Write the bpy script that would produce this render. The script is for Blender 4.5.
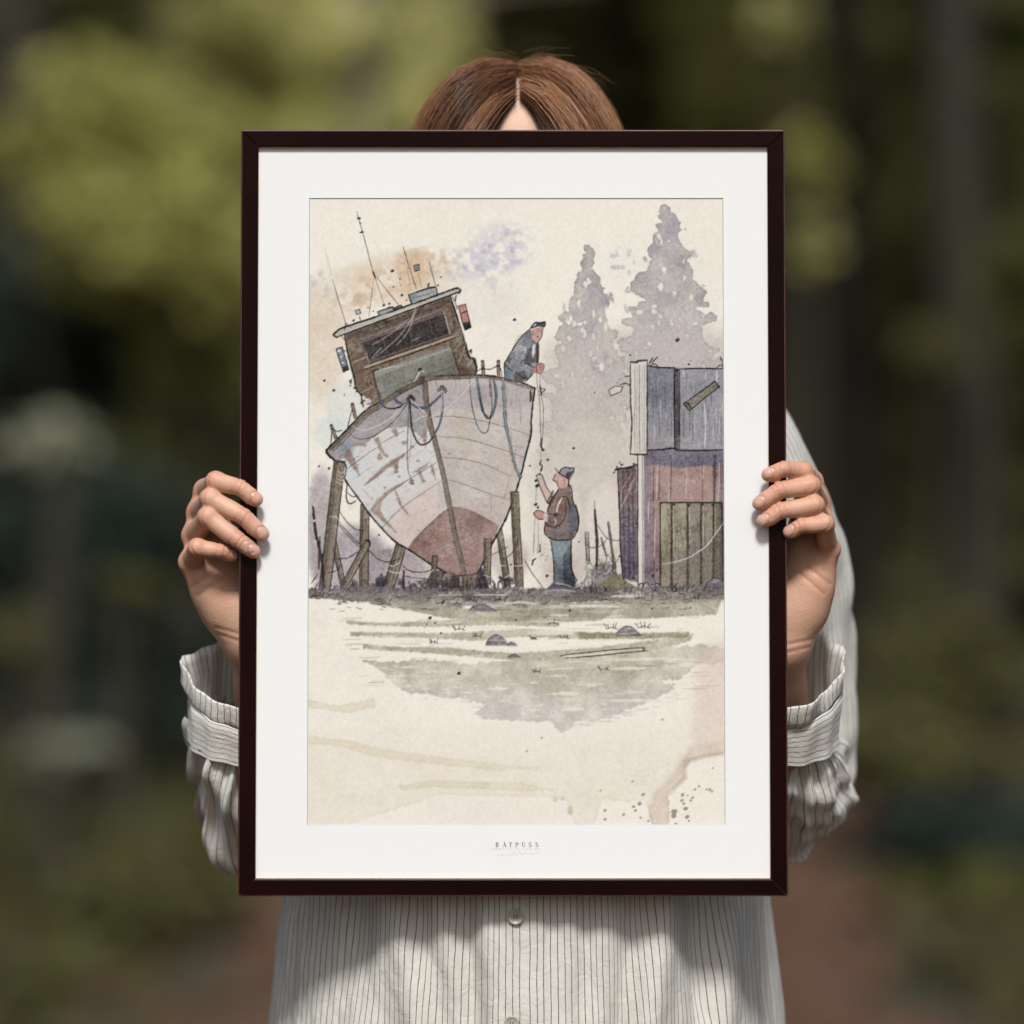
import bpy, bmesh, math, random
import numpy as np
from mathutils import Vector, Matrix

for _o in list(bpy.data.objects): bpy.data.objects.remove(_o)
SC = bpy.context.scene
COL = SC.collection
rng = np.random.default_rng(21)
random.seed(4)
R = math.radians

# ---------------------------------------------------------------- scale of the place
S = 0.00075            # metres per photo pixel in the plane of the frame
D = 2.347              # camera to frame
ZC = 1.286             # camera height
def WP(px, py, y=0.0):
    """world point seen at photo pixel (px, py) at depth y behind the picture"""
    k = S * (D + y) / D
    return np.array([(px - 512) * k, y, ZC + (512 - py) * k])

# ---------------------------------------------------------------- helpers
def tag(o, label=None, cat=None, group=None, kind=None):
    for k, v in (('label', label), ('category', cat), ('group', group), ('kind', kind)):
        if v: o[k] = v
    return o

def link(o, parent=None):
    COL.objects.link(o)
    if parent is not None:
        o.parent = parent
        o.matrix_parent_inverse = parent.matrix_basis.inverted()
    return o

def mesh_obj(name, V, F, mat, parent=None, smooth=True, uv=None, attrs=None):
    me = bpy.data.meshes.new(name)
    V = np.asarray(V, np.float32); 
    if isinstance(F, np.ndarray):
        n, k = F.shape
        me.vertices.add(len(V)); me.vertices.foreach_set('co', V.ravel())
        me.loops.add(n * k); me.loops.foreach_set('vertex_index', F.astype(np.int32).ravel())
        me.polygons.add(n); me.polygons.foreach_set('loop_start', np.arange(0, n * k, k, dtype=np.int32))
        me.polygons.foreach_set('loop_total', np.full(n, k, np.int32))
        me.update(calc_edges=True)
    else:
        me.from_pydata([tuple(map(float, v)) for v in V], [], F)
    me.validate()
    me.polygons.foreach_set('use_smooth', np.full(len(me.polygons), smooth))
    if uv is not None:
        lay_ = me.uv_layers.new(name='UVMap')
        li = np.empty(len(me.loops), np.int32); me.loops.foreach_get('vertex_index', li)
        lay_.data.foreach_set('uv', np.asarray(uv, np.float32)[li].ravel())
    for an, av in (attrs or {}).items():
        av = np.asarray(av, np.float32)
        if av.ndim == 1:
            a = me.attributes.new(an, 'FLOAT', 'POINT'); a.data.foreach_set('value', av)
        else:
            a = me.attributes.new(an, 'FLOAT_COLOR', 'POINT')
            a.data.foreach_set('color', np.hstack([av, np.ones((len(av), 1), np.float32)]).ravel())
    if mat: me.materials.append(mat)
    me.update()
    return link(bpy.data.objects.new(name, me), parent)

def join(parts):
    Vs, Fs, o = [], [], 0
    for v, f in parts:
        Vs.append(np.asarray(v, float)); Fs.append(np.asarray(f) + o); o += len(v)
    return np.vstack(Vs), np.vstack(Fs)

def box(c, s, rot=None):
    v = np.array([[x, y, z] for x in (-.5, .5) for y in (-.5, .5) for z in (-.5, .5)]) * s
    if rot is not None: v = v @ np.array(rot).T
    f = np.array([[0, 1, 3, 2], [4, 6, 7, 5], [0, 4, 5, 1], [2, 3, 7, 6], [0, 2, 6, 4], [1, 5, 7, 3]])
    return v + np.array(c), f

def nz(v): 
    v = np.asarray(v, float); return v / (np.linalg.norm(v, axis=-1, keepdims=True) + 1e-12)

def frames(path):
    """tangent, and two normals carried along a path"""
    path = np.asarray(path, float); T = nz(np.gradient(path, axis=0))
    A = np.zeros_like(path); a = np.cross(T[0], [0, 1, 0]); 
    if np.linalg.norm(a) < .1: a = np.cross(T[0], [1, 0, 0])
    a = nz(a)
    for i in range(len(path)):
        a = nz(a - T[i] * (a @ T[i])); A[i] = a
    return T, A, np.cross(T, A)

def cspline(pts, n):
    p = np.asarray(pts, float); q = np.vstack([2 * p[0] - p[1], p, 2 * p[-1] - p[-2]])
    u = np.linspace(0, len(p) - 1 - 1e-9, n); i = u.astype(int); t = (u - i)[:, None]
    a, b, c, d = q[i], q[i + 1], q[i + 2], q[i + 3]
    return 0.5 * (2 * b + (c - a) * t + (2 * a - 5 * b + 4 * c - d) * t ** 2 + (3 * b - a - 3 * c + d) * t ** 3)

def grid_faces(n, m, wrap=True):
    i = np.arange(n - 1)[:, None]; j = np.arange(m if wrap else m - 1)[None]
    j2 = (j + 1) % m
    return np.stack([i * m + j, i * m + j2, (i + 1) * m + j2, (i + 1) * m + j], -1).reshape(-1, 4)

def tube(path, rad, m=8, cap=True):
    path = np.asarray(path, float); T, A, B = frames(path)
    rad = np.broadcast_to(rad, (len(path),))
    th = np.linspace(0, 2 * np.pi, m, endpoint=False)
    V = path[:, None] + rad[:, None, None] * (np.cos(th)[None, :, None] * A[:, None] + np.sin(th)[None, :, None] * B[:, None])
    F = grid_faces(len(path), m)
    V = V.reshape(-1, 3)
    if cap:
        n = len(V); V = np.vstack([V, path[0], path[-1]])
        j = np.arange(m); j2 = (j + 1) % m
        F = np.vstack([F, np.stack([j2, j, np.full(m, n), np.full(m, n)], -1), np.stack([(len(path) - 1) * m + j, (len(path) - 1) * m + j2, np.full(m, n + 1), np.full(m, n + 1)], -1)])
    return V, F

# ---------------------------------------------------------------- node materials
class NT:
    def __init__(s, name):
        s.m = bpy.data.materials.new(name); s.m.use_nodes = True
        s.t = s.m.node_tree; s.b = s.t.nodes['Principled BSDF']; s.o = s.t.nodes['Material Output']
    def n(s, kind, **kw):
        x = s.t.nodes.new('ShaderNode' + kind)
        for k, v in kw.items():
            if k.startswith('i_'): x.inputs[int(k[2:])].default_value = v
            else: setattr(x, k, v)
        return x
    def l(s, a, b): s.t.links.new(a, b)
    def set(s, **kw):
        for k, v in kw.items(): s.b.inputs[k.replace('_', ' ')].default_value = v
        return s
    def noise(s, scale, detail=3, rough=.5, vec=None, dist=0):
        x = s.n('TexNoise'); x.inputs['Scale'].default_value = scale; x.inputs['Detail'].default_value = detail
        x.inputs['Roughness'].default_value = rough; x.inputs['Distortion'].default_value = dist
        if vec is None: vec = s.n('TexCoord').outputs['Object']
        s.l(vec, x.inputs['Vector']); return x.outputs['Fac']
    def ramp(s, fac, stops):
        x = s.n('ValToRGB'); e = x.color_ramp.elements
        while len(e) < len(stops): e.new(.5)
        for a, (p, c) in zip(e, stops): a.position = p; a.color = tuple(c) + (1,) if len(c) == 3 else c
        s.l(fac, x.inputs[0]); return x.outputs[0]
    def mix(s, fac, a, b, mode='MIX'):
        x = s.n('Mix', data_type='RGBA', blend_type=mode)
        for v, i in ((fac, 0), (a, 6), (b, 7)):
            if hasattr(v, 'is_linked') or hasattr(v, 'links'): s.l(v, x.inputs[i])
            else: x.inputs[i].default_value = v if i == 0 else tuple(v) + (1,)
        return x.outputs[2]
    def math(s, op, a, b=None, clamp=False):
        x = s.n('Math', operation=op, use_clamp=clamp)
        for v, i in ((a, 0), (b, 1)):
            if v is None: continue
            if hasattr(v, 'links'): s.l(v, x.inputs[i])
            else: x.inputs[i].default_value = v
        return x.outputs[0]
    def attr(s, name, out='Fac'):
        x = s.n('Attribute', attribute_name=name); return x.outputs[out]
    def col(s, c): s.l(c, s.b.inputs['Base Color']); return s
    def bump(s, h, strength=.3, dist=.001):
        x = s.n('Bump'); x.inputs['Strength'].default_value = strength; x.inputs['Distance'].default_value = dist
        s.l(h, x.inputs['Height']); s.l(x.outputs[0], s.b.inputs['Normal']); return s

def lin(c):
    c = np.asarray(c, float) / 255
    return np.where(c <= .04045, c / 12.92, ((c + .055) / 1.055) ** 2.4)
# ---------------------------------------------------------------- the watercolour print (painted with numpy)
PX0, PY0, PW, PH = 308.0, 198.0, 417.0, 627.0      # where the sheet lies, in sketch units
GW, GH = 500, 752
CW, CH = GW * 2, GH * 2
KX, KY = CW / PW, CH / PH
prng = np.random.default_rng(7)

def vnoise(h, w, cell, octaves=1, seed=0):
    r = np.random.default_rng(seed)
    out = np.zeros((h, w)); amp = 1.0; tot = 0
    for o in range(octaves):
        c = max(1.0, cell / 2 ** o)
        gh, gw = int(h / c) + 3, int(w / c) + 3
        g = r.random((gh, gw))
        y = np.arange(h) / c; x = np.arange(w) / c
        yi = y.astype(int); xi = x.astype(int)
        fy = y - yi; fx = x - xi
        fy = (fy * fy * (3 - 2 * fy))[:, None]; fx = (fx * fx * (3 - 2 * fx))[None]
        a = g[yi][:, xi]; b = g[yi][:, xi + 1]; cc = g[yi + 1][:, xi]; d = g[yi + 1][:, xi + 1]
        out += amp * ((a * (1 - fx) + b * fx) * (1 - fy) + (cc * (1 - fx) + d * fx) * fy)
        tot += amp; amp *= 0.5
    return out / tot

def boxblur(m, r):
    r = int(r)
    if r < 1: return m
    for ax in (0, 1):
        for _ in range(2):
            p = np.pad(m, [(r + 1, r) if i == ax else (0, 0) for i in (0, 1)], mode='edge')
            c = np.cumsum(p, axis=ax)
            n = m.shape[ax]
            m = (np.take(c, range(2 * r + 1, 2 * r + 1 + n), axis=ax) - np.take(c, range(0, n), axis=ax)) / (2 * r + 1)
    return m

G1 = vnoise(CH, CW, 5, 2, 1); G2 = vnoise(CH, CW, 40, 4, 2); G3 = vnoise(CH, CW, 160, 4, 3); G4 = vnoise(CH, CW, 14, 3, 4)
canvas = np.empty((CH, CW, 3)); canvas[:] = (237, 233, 221)
GRAN = (G1 - .5)

def spline(pts, n=8, closed=False):
    p = np.array(pts, float)
    if len(p) < 3 and not closed: 
        t = np.linspace(0, 1, n + 1)[:, None]
        return p[0] * (1 - t) + p[-1] * t
    if closed: q = np.vstack([p[-1], p, p[0], p[1]])
    else: q = np.vstack([2 * p[0] - p[1], p, 2 * p[-1] - p[-2]])
    out = []
    t = np.linspace(0, 1, n, endpoint=False)[:, None]
    for i in range(1, len(q) - 2):
        a, b, c, d = q[i - 1:i + 3]
        out.append(0.5 * (2 * b + (c - a) * t + (2 * a - 5 * b + 4 * c - d) * t ** 2 + (3 * b - a - 3 * c + d) * t ** 3))
    if not closed: out.append(p[-1:])
    return np.vstack(out)

def fill(P):
    m = np.zeros((CH, CW))
    y0 = max(0, int(P[:, 1].min())); y1 = min(CH - 1, int(P[:, 1].max()) + 1)
    A = P; B = np.roll(P, -1, 0)
    for y in range(y0, y1 + 1):
        yc = y + .5
        s = ((A[:, 1] <= yc) & (B[:, 1] > yc)) | ((B[:, 1] <= yc) & (A[:, 1] > yc))
        if not s.any(): continue
        xs = np.sort(A[s, 0] + (yc - A[s, 1]) / (B[s, 1] - A[s, 1]) * (B[s, 0] - A[s, 0]))
        for i in range(0, len(xs) - 1, 2):
            a, b = xs[i], xs[i + 1]
            ia, ib = max(0, int(round(a))), min(CW, int(round(b)))
            if ib > ia: m[y, ia:ib] = 1
    return m

def mask(pts, curve=False, wob=0.0, blur=0.0, seed=None):
    p = np.array(pts, float)
    if curve: p = spline(p, 8, True)
    if wob:
        r = np.random.default_rng(seed if seed is not None else int(abs(p).sum() * 7) % 99991)
        q = []
        for i in range(len(p)):
            a, b = p[i], p[(i + 1) % len(p)]
            n = max(1, int(np.hypot(*(b - a)) / max(1.2, wob * 1.4)))
            for k in range(n): q.append(a + (b - a) * k / n + (r.normal(0, wob * .5, 2)))
        p = np.array(q)
    P = (p - (PX0, PY0)) * (KX, KY)
    m = fill(P)
    return boxblur(m, blur * KX * .6) if blur else boxblur(m, 1)

def lay(m, col, a=1.0, gran=0.25, var=0.15, edge=0.0, grad=None):
    """one wash: col over the paper with granulation, backruns and a pigment rim"""
    ys = np.where(m.max(1) > .003)[0]
    if not len(ys): return
    xs = np.where(m.max(0) > .003)[0]
    sl = (slice(ys[0], ys[-1] + 1), slice(xs[0], xs[-1] + 1))
    mm = m[sl]
    c = np.empty(mm.shape + (3,)); c[:] = col
    if grad is not None:                       # (second colour, y where it is reached)
        t = (np.arange(ys[0], ys[-1] + 1) / KY + PY0 - grad[1]) / (grad[2] - grad[1])
        t = np.clip(t, 0, 1)[:, None, None]
        c = c * (1 - t) + np.array(grad[0], float) * t
    al = mm * a * np.clip(1 + gran * GRAN[sl] * 2 + var * (G2[sl] - .5) * 2, 0, 1.4)
    if edge:
        rim = np.clip(mm - boxblur(mm, 4), 0, 1)
        c = c - (rim * edge * 140)[..., None]
    canvas[sl] += (c - canvas[sl]) * np.clip(al, 0, 1)[..., None]

def wash(pts, col, a=1.0, curve=False, wob=0.0, blur=0.0, gran=.25, var=.15, edge=0.0, grad=None, inside=None):
    m = mask(pts, curve, wob, blur)
    if inside is not None: m = m * inside
    lay(m, col, a, gran, var, edge, grad)

def blob(x, y, rx, ry, col, a=1.0, blur=4.0, thr=None, noise=None, gran=.3):
    yy, xx = np.mgrid[0:CH, 0:CW]
    d = ((xx / KX + PX0 - x) / rx) ** 2 + ((yy / KY + PY0 - y) / ry) ** 2
    m = np.clip(1.6 - d * 1.6, 0, 1) if thr is None else np.clip(1.4 - d * 1.2, 0, 1) * np.clip((noise - thr) * 6, 0, 1)
    lay(m * m * (3 - 2 * m), col, a, gran, .3)

INK = (46, 42, 43)
def ink(pts, w=1.0, col=INK, a=.9, curve=True, taper=0.35, wob=.25, dry=.25):
    """a pen or brush line of uneven width"""
    p = spline(pts, 7) if curve and len(pts) > 2 else spline([pts[0], pts[-1]], 6) if len(pts) == 2 else np.vstack([spline([pts[i], pts[i + 1]], 5) for i in range(len(pts) - 1)])
    p = (p - (PX0, PY0)) * (KX, KY)
    p = p + prng.normal(0, wob, p.shape)
    n = len(p); t = np.linspace(0, 1, n)
    wd = w * KX * .47 * (1 - taper * np.abs(2 * t - 1) ** 3) * (1 + prng.normal(0, .14, n))
    R = w * KX + 3
    x0, y0 = np.floor(p.min(0) - R).astype(int); x1, y1 = np.ceil(p.max(0) + R).astype(int)
    x0, y0 = max(0, x0), max(0, y0); x1, y1 = min(CW, x1), min(CH, y1)
    if x1 <= x0 or y1 <= y0: return
    m = np.zeros((y1 - y0, x1 - x0))
    for i in range(n - 1):
        a0, b0 = p[i], p[i + 1]
        bx0, by0 = np.floor(np.minimum(a0, b0) - R).astype(int); bx1, by1 = np.ceil(np.maximum(a0, b0) + R).astype(int)
        bx0, by0 = max(x0, bx0), max(y0, by0); bx1, by1 = min(x1, bx1), min(y1, by1)
        if bx1 <= bx0 or by1 <= by0: continue
        yy, xx = np.mgrid[by0:by1, bx0:bx1]
        d = b0 - a0; L = d @ d + 1e-9
        tt = np.clip(((xx - a0[0]) * d[0] + (yy - a0[1]) * d[1]) / L, 0, 1)
        dist = np.hypot(xx - a0[0] - tt * d[0], yy - a0[1] - tt * d[1])
        s = m[by0 - y0:by1 - y0, bx0 - x0:bx1 - x0]
        np.maximum(s, np.clip(wd[i] - dist + .5, 0, 1), out=s)
    al = m * a * np.clip(1 - dry + dry * 2 * G4[y0:y1, x0:x1], 0, 1)
    canvas[y0:y1, x0:x1] += (np.array(col, float) - canvas[y0:y1, x0:x1]) * al[..., None]

def dots(lst, col=(62, 58, 60), a=.9):
    for x, y, r in lst:
        r *= .85; ink([(x - r * .4, y + r * .2), (x + r * .4, y - r * .2)], r * 1.7, col, a, taper=0, wob=.5, dry=.1)

def outline(pts, w=1.0, col=INK, a=.9, curve=False): ink(list(pts) + [pts[0]], w, col, a, curve)

# ---- paper and sky
lay(np.clip((G3 - .45) * 3, 0, 1), (228, 223, 212), .35)

for q_ in range(34):
    a_ = prng.uniform(0, 1); blob(352 + a_ * 90 + prng.normal(0, 8), 300 - a_ * 36 + prng.normal(0, 9), prng.uniform(8, 22), prng.uniform(7, 16), (214, 186, 154), prng.uniform(.1, .26), 4, .36, G4 * .5 + G2 * .5)
blob(404, 280, 66, 34, (224, 204, 180), .5)
blob(320, 345, 30, 70, (222, 204, 182), .6); blob(332, 305, 34, 44, (225, 211, 192), .45); blob(318, 286, 14, 18, (190, 184, 190), .5, 4, .45, G4); blob(345, 300, 18, 10, (195, 186, 182), .4, 4, .5, G4)
blob(345, 412, 24, 36, (212, 219, 213), .6); blob(330, 434, 20, 20, (210, 219, 216), .55)
blob(505, 248, 24, 24, (176, 174, 200), .85, 4, .52, G4 * .6 + G2 * .4); blob(478, 262, 32, 14, (182, 180, 200), .8, 4, .5, G4 * .6 + G2 * .4)
blob(455, 268, 24, 16, (186, 182, 198), .7, 4, .55, G4 * .6 + G2 * .4); blob(480, 285, 38, 16, (196, 192, 202), .6, 4, .56, G4); blob(622, 262, 20, 18, (192, 190, 205), .6, 4, .55, G4)
blob(470, 300, 60, 30, (228, 222, 214), .5)

blob(500, 248, 40, 28, (200, 197, 212), .4, 4, .34, G4 * .6 + G2 * .4); blob(470, 264, 52, 20, (202, 199, 214), .45, 4, .34, G4 * .6 + G2 * .4); blob(512, 240, 16, 18, (184, 182, 206), .3, 4, .4, G4)
blob(425, 262, 34, 16, (212, 180, 144), .5, 4, .3, G4 * .5 + G2 * .5); blob(390, 282, 40, 14, (214, 186, 154), .4, 4, .32, G4 * .5 + G2 * .5); blob(350, 300, 22, 14, (216, 192, 164), .35, 4, .35, G4)
# ---- the two trees and the mist under them
mist = mask([(548, 345), (620, 330), (726, 330), (726, 600), (545, 600), (536, 470), (540, 400)], blur=14)
blob(560, 470, 60, 150, (226, 219, 208), .8)
lay(mist, (206, 198, 190), .85, .3, .5)
def tree(axis_x, top, bottom, half, seed, cols, holes):
    r = np.random.default_rng(seed)
    left, right = [], []
    ys = [top]
    while ys[-1] < bottom: ys.append(ys[-1] + r.uniform(2.2, 7.5))
    ys = np.array(ys)
    for i, y in enumerate(ys):
        f = np.interp(y, half[0], half[1]); g = np.interp(y, half[0], half[2])
        k = r.choice([r.uniform(.66, .85), r.uniform(.88, 1.12)]) if y - top > 8 else 1
        k2 = r.choice([r.uniform(.66, .85), r.uniform(.88, 1.12)]) if y - top > 8 else 1
        left.append((axis_x - f * k, y + r.normal(0, 1.2))); right.append((axis_x + g * k2, y + r.normal(0, 1.2)))
    m = boxblur(mask(left + right[::-1], wob=1.5, seed=seed), 4)
    rag = vnoise(CH, CW, 19, 4, seed + 40) - .5
    m = np.clip((m + rag * 2.0 * (m > .01) - .40) * 9, 0, 1)
    fade = np.clip(1 - (np.arange(CH) / KY + PY0 - (bottom - 80)) / 80, 0, 1)[:, None]
    m = m * fade
    for _ in range(holes):
        y = r.uniform(top + 28, bottom - 60); f = np.interp(y, half[0], half[1]); g = np.interp(y, half[0], half[2])
        x = axis_x + r.uniform(-f, g) * .85; s = r.uniform(.8, 3.0)
        hp = [(x + math.cos(t) * s * r.uniform(.4, 1.1), y + math.sin(t) * s * r.uniform(.7, 1.8)) for t in np.linspace(0, 6.28, 9)[:-1]]
        m = m * (1 - mask(hp, True) * .85)
    lay(m, cols[0], .95, .3, .25, .3, (cols[1], top, bottom - 40))
    blue = m * np.clip((G2 - .5) * 4, 0, 1) * np.clip(1.3 - (np.arange(CH) / KY + PY0 - top) / 130, 0, 1)[:, None]
    lay(blue, (160, 158, 176), .35)
H1 = ([246, 258, 275, 300, 320, 340, 360, 400, 470, 520], [2.6, 6, 11, 20, 28, 37, 41, 45, 50, 47], [2.6, 6, 12, 20, 27, 33, 37, 42, 46, 42])
H2 = ([204, 215, 235, 250, 280, 300, 330, 350, 380, 480], [3.5, 9, 15, 21, 33, 42, 47, 50, 52, 52], [3.5, 9, 15, 21, 35, 43, 49, 56, 58, 60])
tree(588, 246, 500, H1, 3, ((188, 182, 180), (205, 198, 191)), 30)
tree(669, 204, 470, H2, 5, ((184, 179, 181), (204, 196, 190)), 34)
for x, y, rx, ry in ((644, 262, 5, 6), (694, 256, 5, 7), (626, 288, 4, 6), (628, 308, 4, 7), (611, 300, 4, 8), (562, 308, 4, 6), (700, 300, 5, 8)):
    blob(x, y, rx, ry, (182, 175, 180), .75, 2, .4, G4)
blob(595, 470, 45, 60, (212, 204, 194), .6); blob(560, 520, 26, 50, (226, 217, 206), .75); blob(605, 520, 24, 40, (224, 215, 206), .8); blob(563, 575, 24, 16, (212, 194, 186), .7)
blob(600, 362, 12, 18, (168, 163, 176), .5, 3, .5, G4); blob(560, 430, 5, 4, (170, 170, 172), .5)
for x, y, rx, ry in ((602, 368, 3, 5), (557, 377, 3, 2), (617, 348, 3, 4), (594, 315, 1.5, 5), (606, 328, 2, 6), (640, 313, 4, 3), (692, 298, 2.5, 4), (655, 307, 3, 2), (650, 345, 2, 2)):
    blob(x, y, rx, ry, (228, 221, 210), .95)

# ---- mist behind the props at the left
blob(322, 530, 18, 70, (180, 172, 174), .85); blob(350, 560, 46, 40, (176, 167, 172), .85); blob(395, 575, 44, 32, (172, 158, 166), .8); blob(318, 488, 12, 14, (182, 176, 184), .6, 3, .42, G4)
blob(380, 560, 16, 14, (150, 144, 160), .6, 3, .5, G4); blob(510, 560, 24, 26, (202, 190, 184), .8); blob(364, 512, 6, 10, (226, 219, 208), .9); blob(352, 505, 6, 8, (228, 221, 210), .7)

# ---- far props and posts
def post(a, b, w, col=(150, 137, 122), dark=(88, 78, 72), line=1.1):
    a, b = np.array(a, float), np.array(b, float); d = (b - a) / np.hypot(*(b - a)); n = np.array([-d[1], d[0]]) * w / 2
    P = [a + n, b + n * 1.05, b - n * 1.05, a - n]
    wash(P, col, .95, wob=.4, gran=.35, var=.4)
    wash([a + n * .95, b + n, b + n * .1, a + n * .3], dark, .45, blur=.6)
    for k in range(3): ink([a + n * prng.uniform(-.7, .7) + d * prng.uniform(0, 8), b + n * prng.uniform(-.7, .7)], .5, dark, .5)
    ink([a - n, b - n], line, INK, .85); ink([a + n, b + n], line * .9, INK, .85); ink([a - n, a + n], line * .8, INK, .8)
post((365, 506), (364, 591), 8.5); post((331, 530), (344, 589), 5)
post((402, 544), (388, 592), 10.5); post((499, 530), (508, 590), 6)
# ---- the hull
HULL = [(327, 451), (345, 433), (364, 413), (378, 404), (400, 390), (414, 383.5), (426, 378), (441, 376.5), (462, 376), (476, 376.5), (492, 377.5), (505, 380.5), (522, 384.5), (535, 389.5),
        (533.5, 400), (531, 436), (526, 456), (520.5, 478), (513.5, 500.5), (504.6, 522.5), (494.5, 541), (487, 556.5), (478, 574), (463, 577), (446, 574), (428, 563.5), (408.6, 550.5), (400, 546),
        (392, 540), (381, 529), (369.5, 515), (358.7, 500), (346, 482.5), (337, 463.5), (329, 456)]
hm = mask(HULL)
lay(hm, (199, 192, 187), 1, .3, .3)
STEM = [(425, 384), (426, 400), (430, 425), (435.5, 445), (442, 471), (447.5, 497), (455, 535), (460, 556), (464, 575)]
left_of = mask([(300, 440), (424, 370)] + STEM + [(440, 590), (300, 590)])
lay(hm * left_of, (212, 212, 211), .95, .25, .3)
lay(hm * left_of * mask([(320, 455), (340, 420), (424, 374), (430, 425), (423, 440), (416, 434), (407, 428), (386, 430), (364, 446), (352, 449), (339, 463)], wob=.8), (171, 166, 168), .95, .25, .3, .2)
blob(345, 448, 12, 10, (160, 172, 180), .6); blob(352, 470, 16, 16, (206, 214, 222), .6)
blob(410, 525, 30, 26, (224, 200, 192), 0)
lay(hm * left_of * mask([(372, 560), (400, 505), (436, 480), (450, 520), (440, 580)], blur=9), (216, 196, 188), .75)
lay(hm * (1 - left_of) * mask([(446, 585), (446, 500), (470, 500), (505, 508), (505, 560)], blur=8), (198, 180, 174), .6)
lay(hm * (1 - left_of) * mask([(455, 415), (470, 405), (474, 470), (458, 470)], blur=6), (200, 182, 166), .4)
lay(hm * (1 - left_of) * mask([(490, 455), (520, 440), (512, 505), (490, 510)], blur=6), (202, 184, 170), .4)
lay(hm * (1 - left_of) * mask([(425, 384), (534, 386), (533, 408), (430, 412)], blur=6), (184, 176, 176), .8)
lay(hm * (1 - left_of) * mask([(436, 446), (455, 450), (463, 505), (449, 505)], blur=3), (190, 182, 176), .5)
# pale band of bare planks just left of the stem, then its shade
wash([(438, 478), (447, 500), (449, 508), (438, 512)], (190, 181, 175), .5, blur=1.5, inside=left_of)
RED = [(408.6, 550.5), (413, 542), (426, 529), (443, 513), (452.6, 508.5), (464.5, 509.7), (480.6, 517), (499, 527.5), (494.5, 541), (487, 556.5), (478, 574), (463, 577), (446, 574), (428, 563.5)]
wash(RED, (168, 142, 136), .95, gran=.4, var=.45, edge=.2, grad=((168, 138, 133), 510, 575))
wash([(420, 536), (446, 512), (452, 540), (430, 560)], (176, 146, 140), .4, blur=4); wash([(484, 522), (497, 530), (488, 552), (478, 560)], (176, 148, 144), .5, blur=3)
RUST = (170, 150, 138)
for P in ([(344, 459), (347, 452), (350, 450), (356, 464), (361, 480), (356, 473), (350, 466)], [(374, 440), (378.5, 438.5), (381, 446), (385, 454), (389.5, 457.5), (387, 460), (384, 457), (381, 454)],
          [(364, 487), (372, 478), (385, 466), (398, 458), (405.5, 454), (405, 458), (396, 463), (398, 470), (393, 468), (388, 469), (382, 475), (376, 480), (370, 484)],
          [(370, 512), (376, 502), (383, 496), (392, 489), (405, 482.5), (402, 487), (395, 491), (389, 495), (382, 502), (381, 512), (385, 519), (397, 534), (390, 529), (380, 520)],
          [(394, 490), (397, 493), (402, 505), (410, 518), (406, 514), (399, 506)], [(411.5, 474.5), (418, 470), (429, 464), (428, 468), (421, 472), (423, 478), (426, 484), (422, 483), (418, 474)],
          [(352, 446), (358, 444), (367, 445), (366, 448), (358, 447)], [(391, 431), (396, 429), (399, 437), (396, 439)], [(424, 428), (427, 436), (426, 452), (423, 440)], [(430, 462), (434, 470), (437, 484), (432, 474)],
          [(377, 457), (380, 454), (383, 461), (379, 462)], [(392, 462), (399, 459), (398, 473), (396, 475), (394, 468)]):
    wash(P, RUST, .85, wob=.7, gran=.2, var=.3, edge=.15, inside=hm)
for x, y, s in ((404, 444, 2.5), (412, 448, 2), (385, 489, 1.4), (396, 473, 2), (412, 482, 2), (418, 462, 1.6), (399, 478, 1.3), (372, 500, 1), (358, 466, 1), (449, 455, 1.6)):
    blob(x, y, s * 1.4, s, (150, 146, 152), .8)
for L in ([(429, 417.7), (453.7, 417.7), (475, 420.4), (501, 427), (520, 433), (531, 437)], [(434.4, 437), (466.6, 440.3), (500, 450), (525, 459)], [(439.7, 458.5), (460, 460), (484, 465.5), (510, 477)],
          [(446, 480.6), (460, 484), (481.6, 492), (499, 498), (512, 501)], [(383, 528), (404, 507.5), (441, 482.5)], [(364, 487), (384, 471), (406, 454), (430, 430)], [(380, 445), (404, 432)], [(345, 472), (366, 456), (380, 447)],
          [(371, 511), (395, 490), (436, 464)], [(408.5, 550), (426, 529), (447, 511), (453, 508.5), (465, 510), (481, 517), (499, 527)]):
    ink(L, .75, (118, 106, 100), .75)
for L in ([(362, 490), (369, 498)], [(512, 433), (511, 446)], [(516, 450), (514, 462)], [(510, 478), (504, 500)], [(492, 497), (491, 512)], [(472, 512), (471, 518)], [(484, 520), (478, 540)], [(506, 384), (507, 410)], [(520, 400), (521, 426)], [(512, 398), (511, 408)],
          [(489, 506), (490, 500)], [(430, 384), (429, 378)], [(455, 378), (456, 390)]):
    ink(L, .6, (120, 108, 104), .6)
# stem and gunwale
for i in range(len(STEM) - 1): ink([STEM[i], STEM[i + 1]], 5.4 - .1 * i, (140, 127, 117), .95, taper=0, wob=.2)
ink([(p[0] + 2.3, p[1]) for p in STEM], .9, (84, 76, 72), .85); ink([(p[0] - 2.4, p[1]) for p in STEM], .7, (104, 94, 88), .7)
wash([(327, 451), (345, 433), (364, 413), (378, 404), (400, 390), (424, 379.5), (428, 382), (402, 394), (380, 408), (366, 418), (348, 436), (333, 452)], (132, 116, 106), .95, wob=.3)
wash([(426, 378), (441, 376.5), (462, 376), (492, 377.5), (505, 380.5), (535, 389.5), (533, 391.5), (505, 383), (490, 380), (445, 380), (428, 382)], (140, 124, 114), .9, wob=.3)
ink([(326, 451.5), (345, 432.5), (364, 412.5), (378, 403.5), (400, 389.5), (414, 383), (426, 377.7), (441, 376.3), (462, 375.8), (476, 376), (492, 377), (505, 380), (522, 384), (535.5, 389.5)], 1.8, INK, .95, taper=.1)
ink([(333, 453), (349, 437), (366, 419), (380, 409), (402, 394.5), (427, 382.5), (445, 380.5), (470, 380)], .8, INK, .7)
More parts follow.
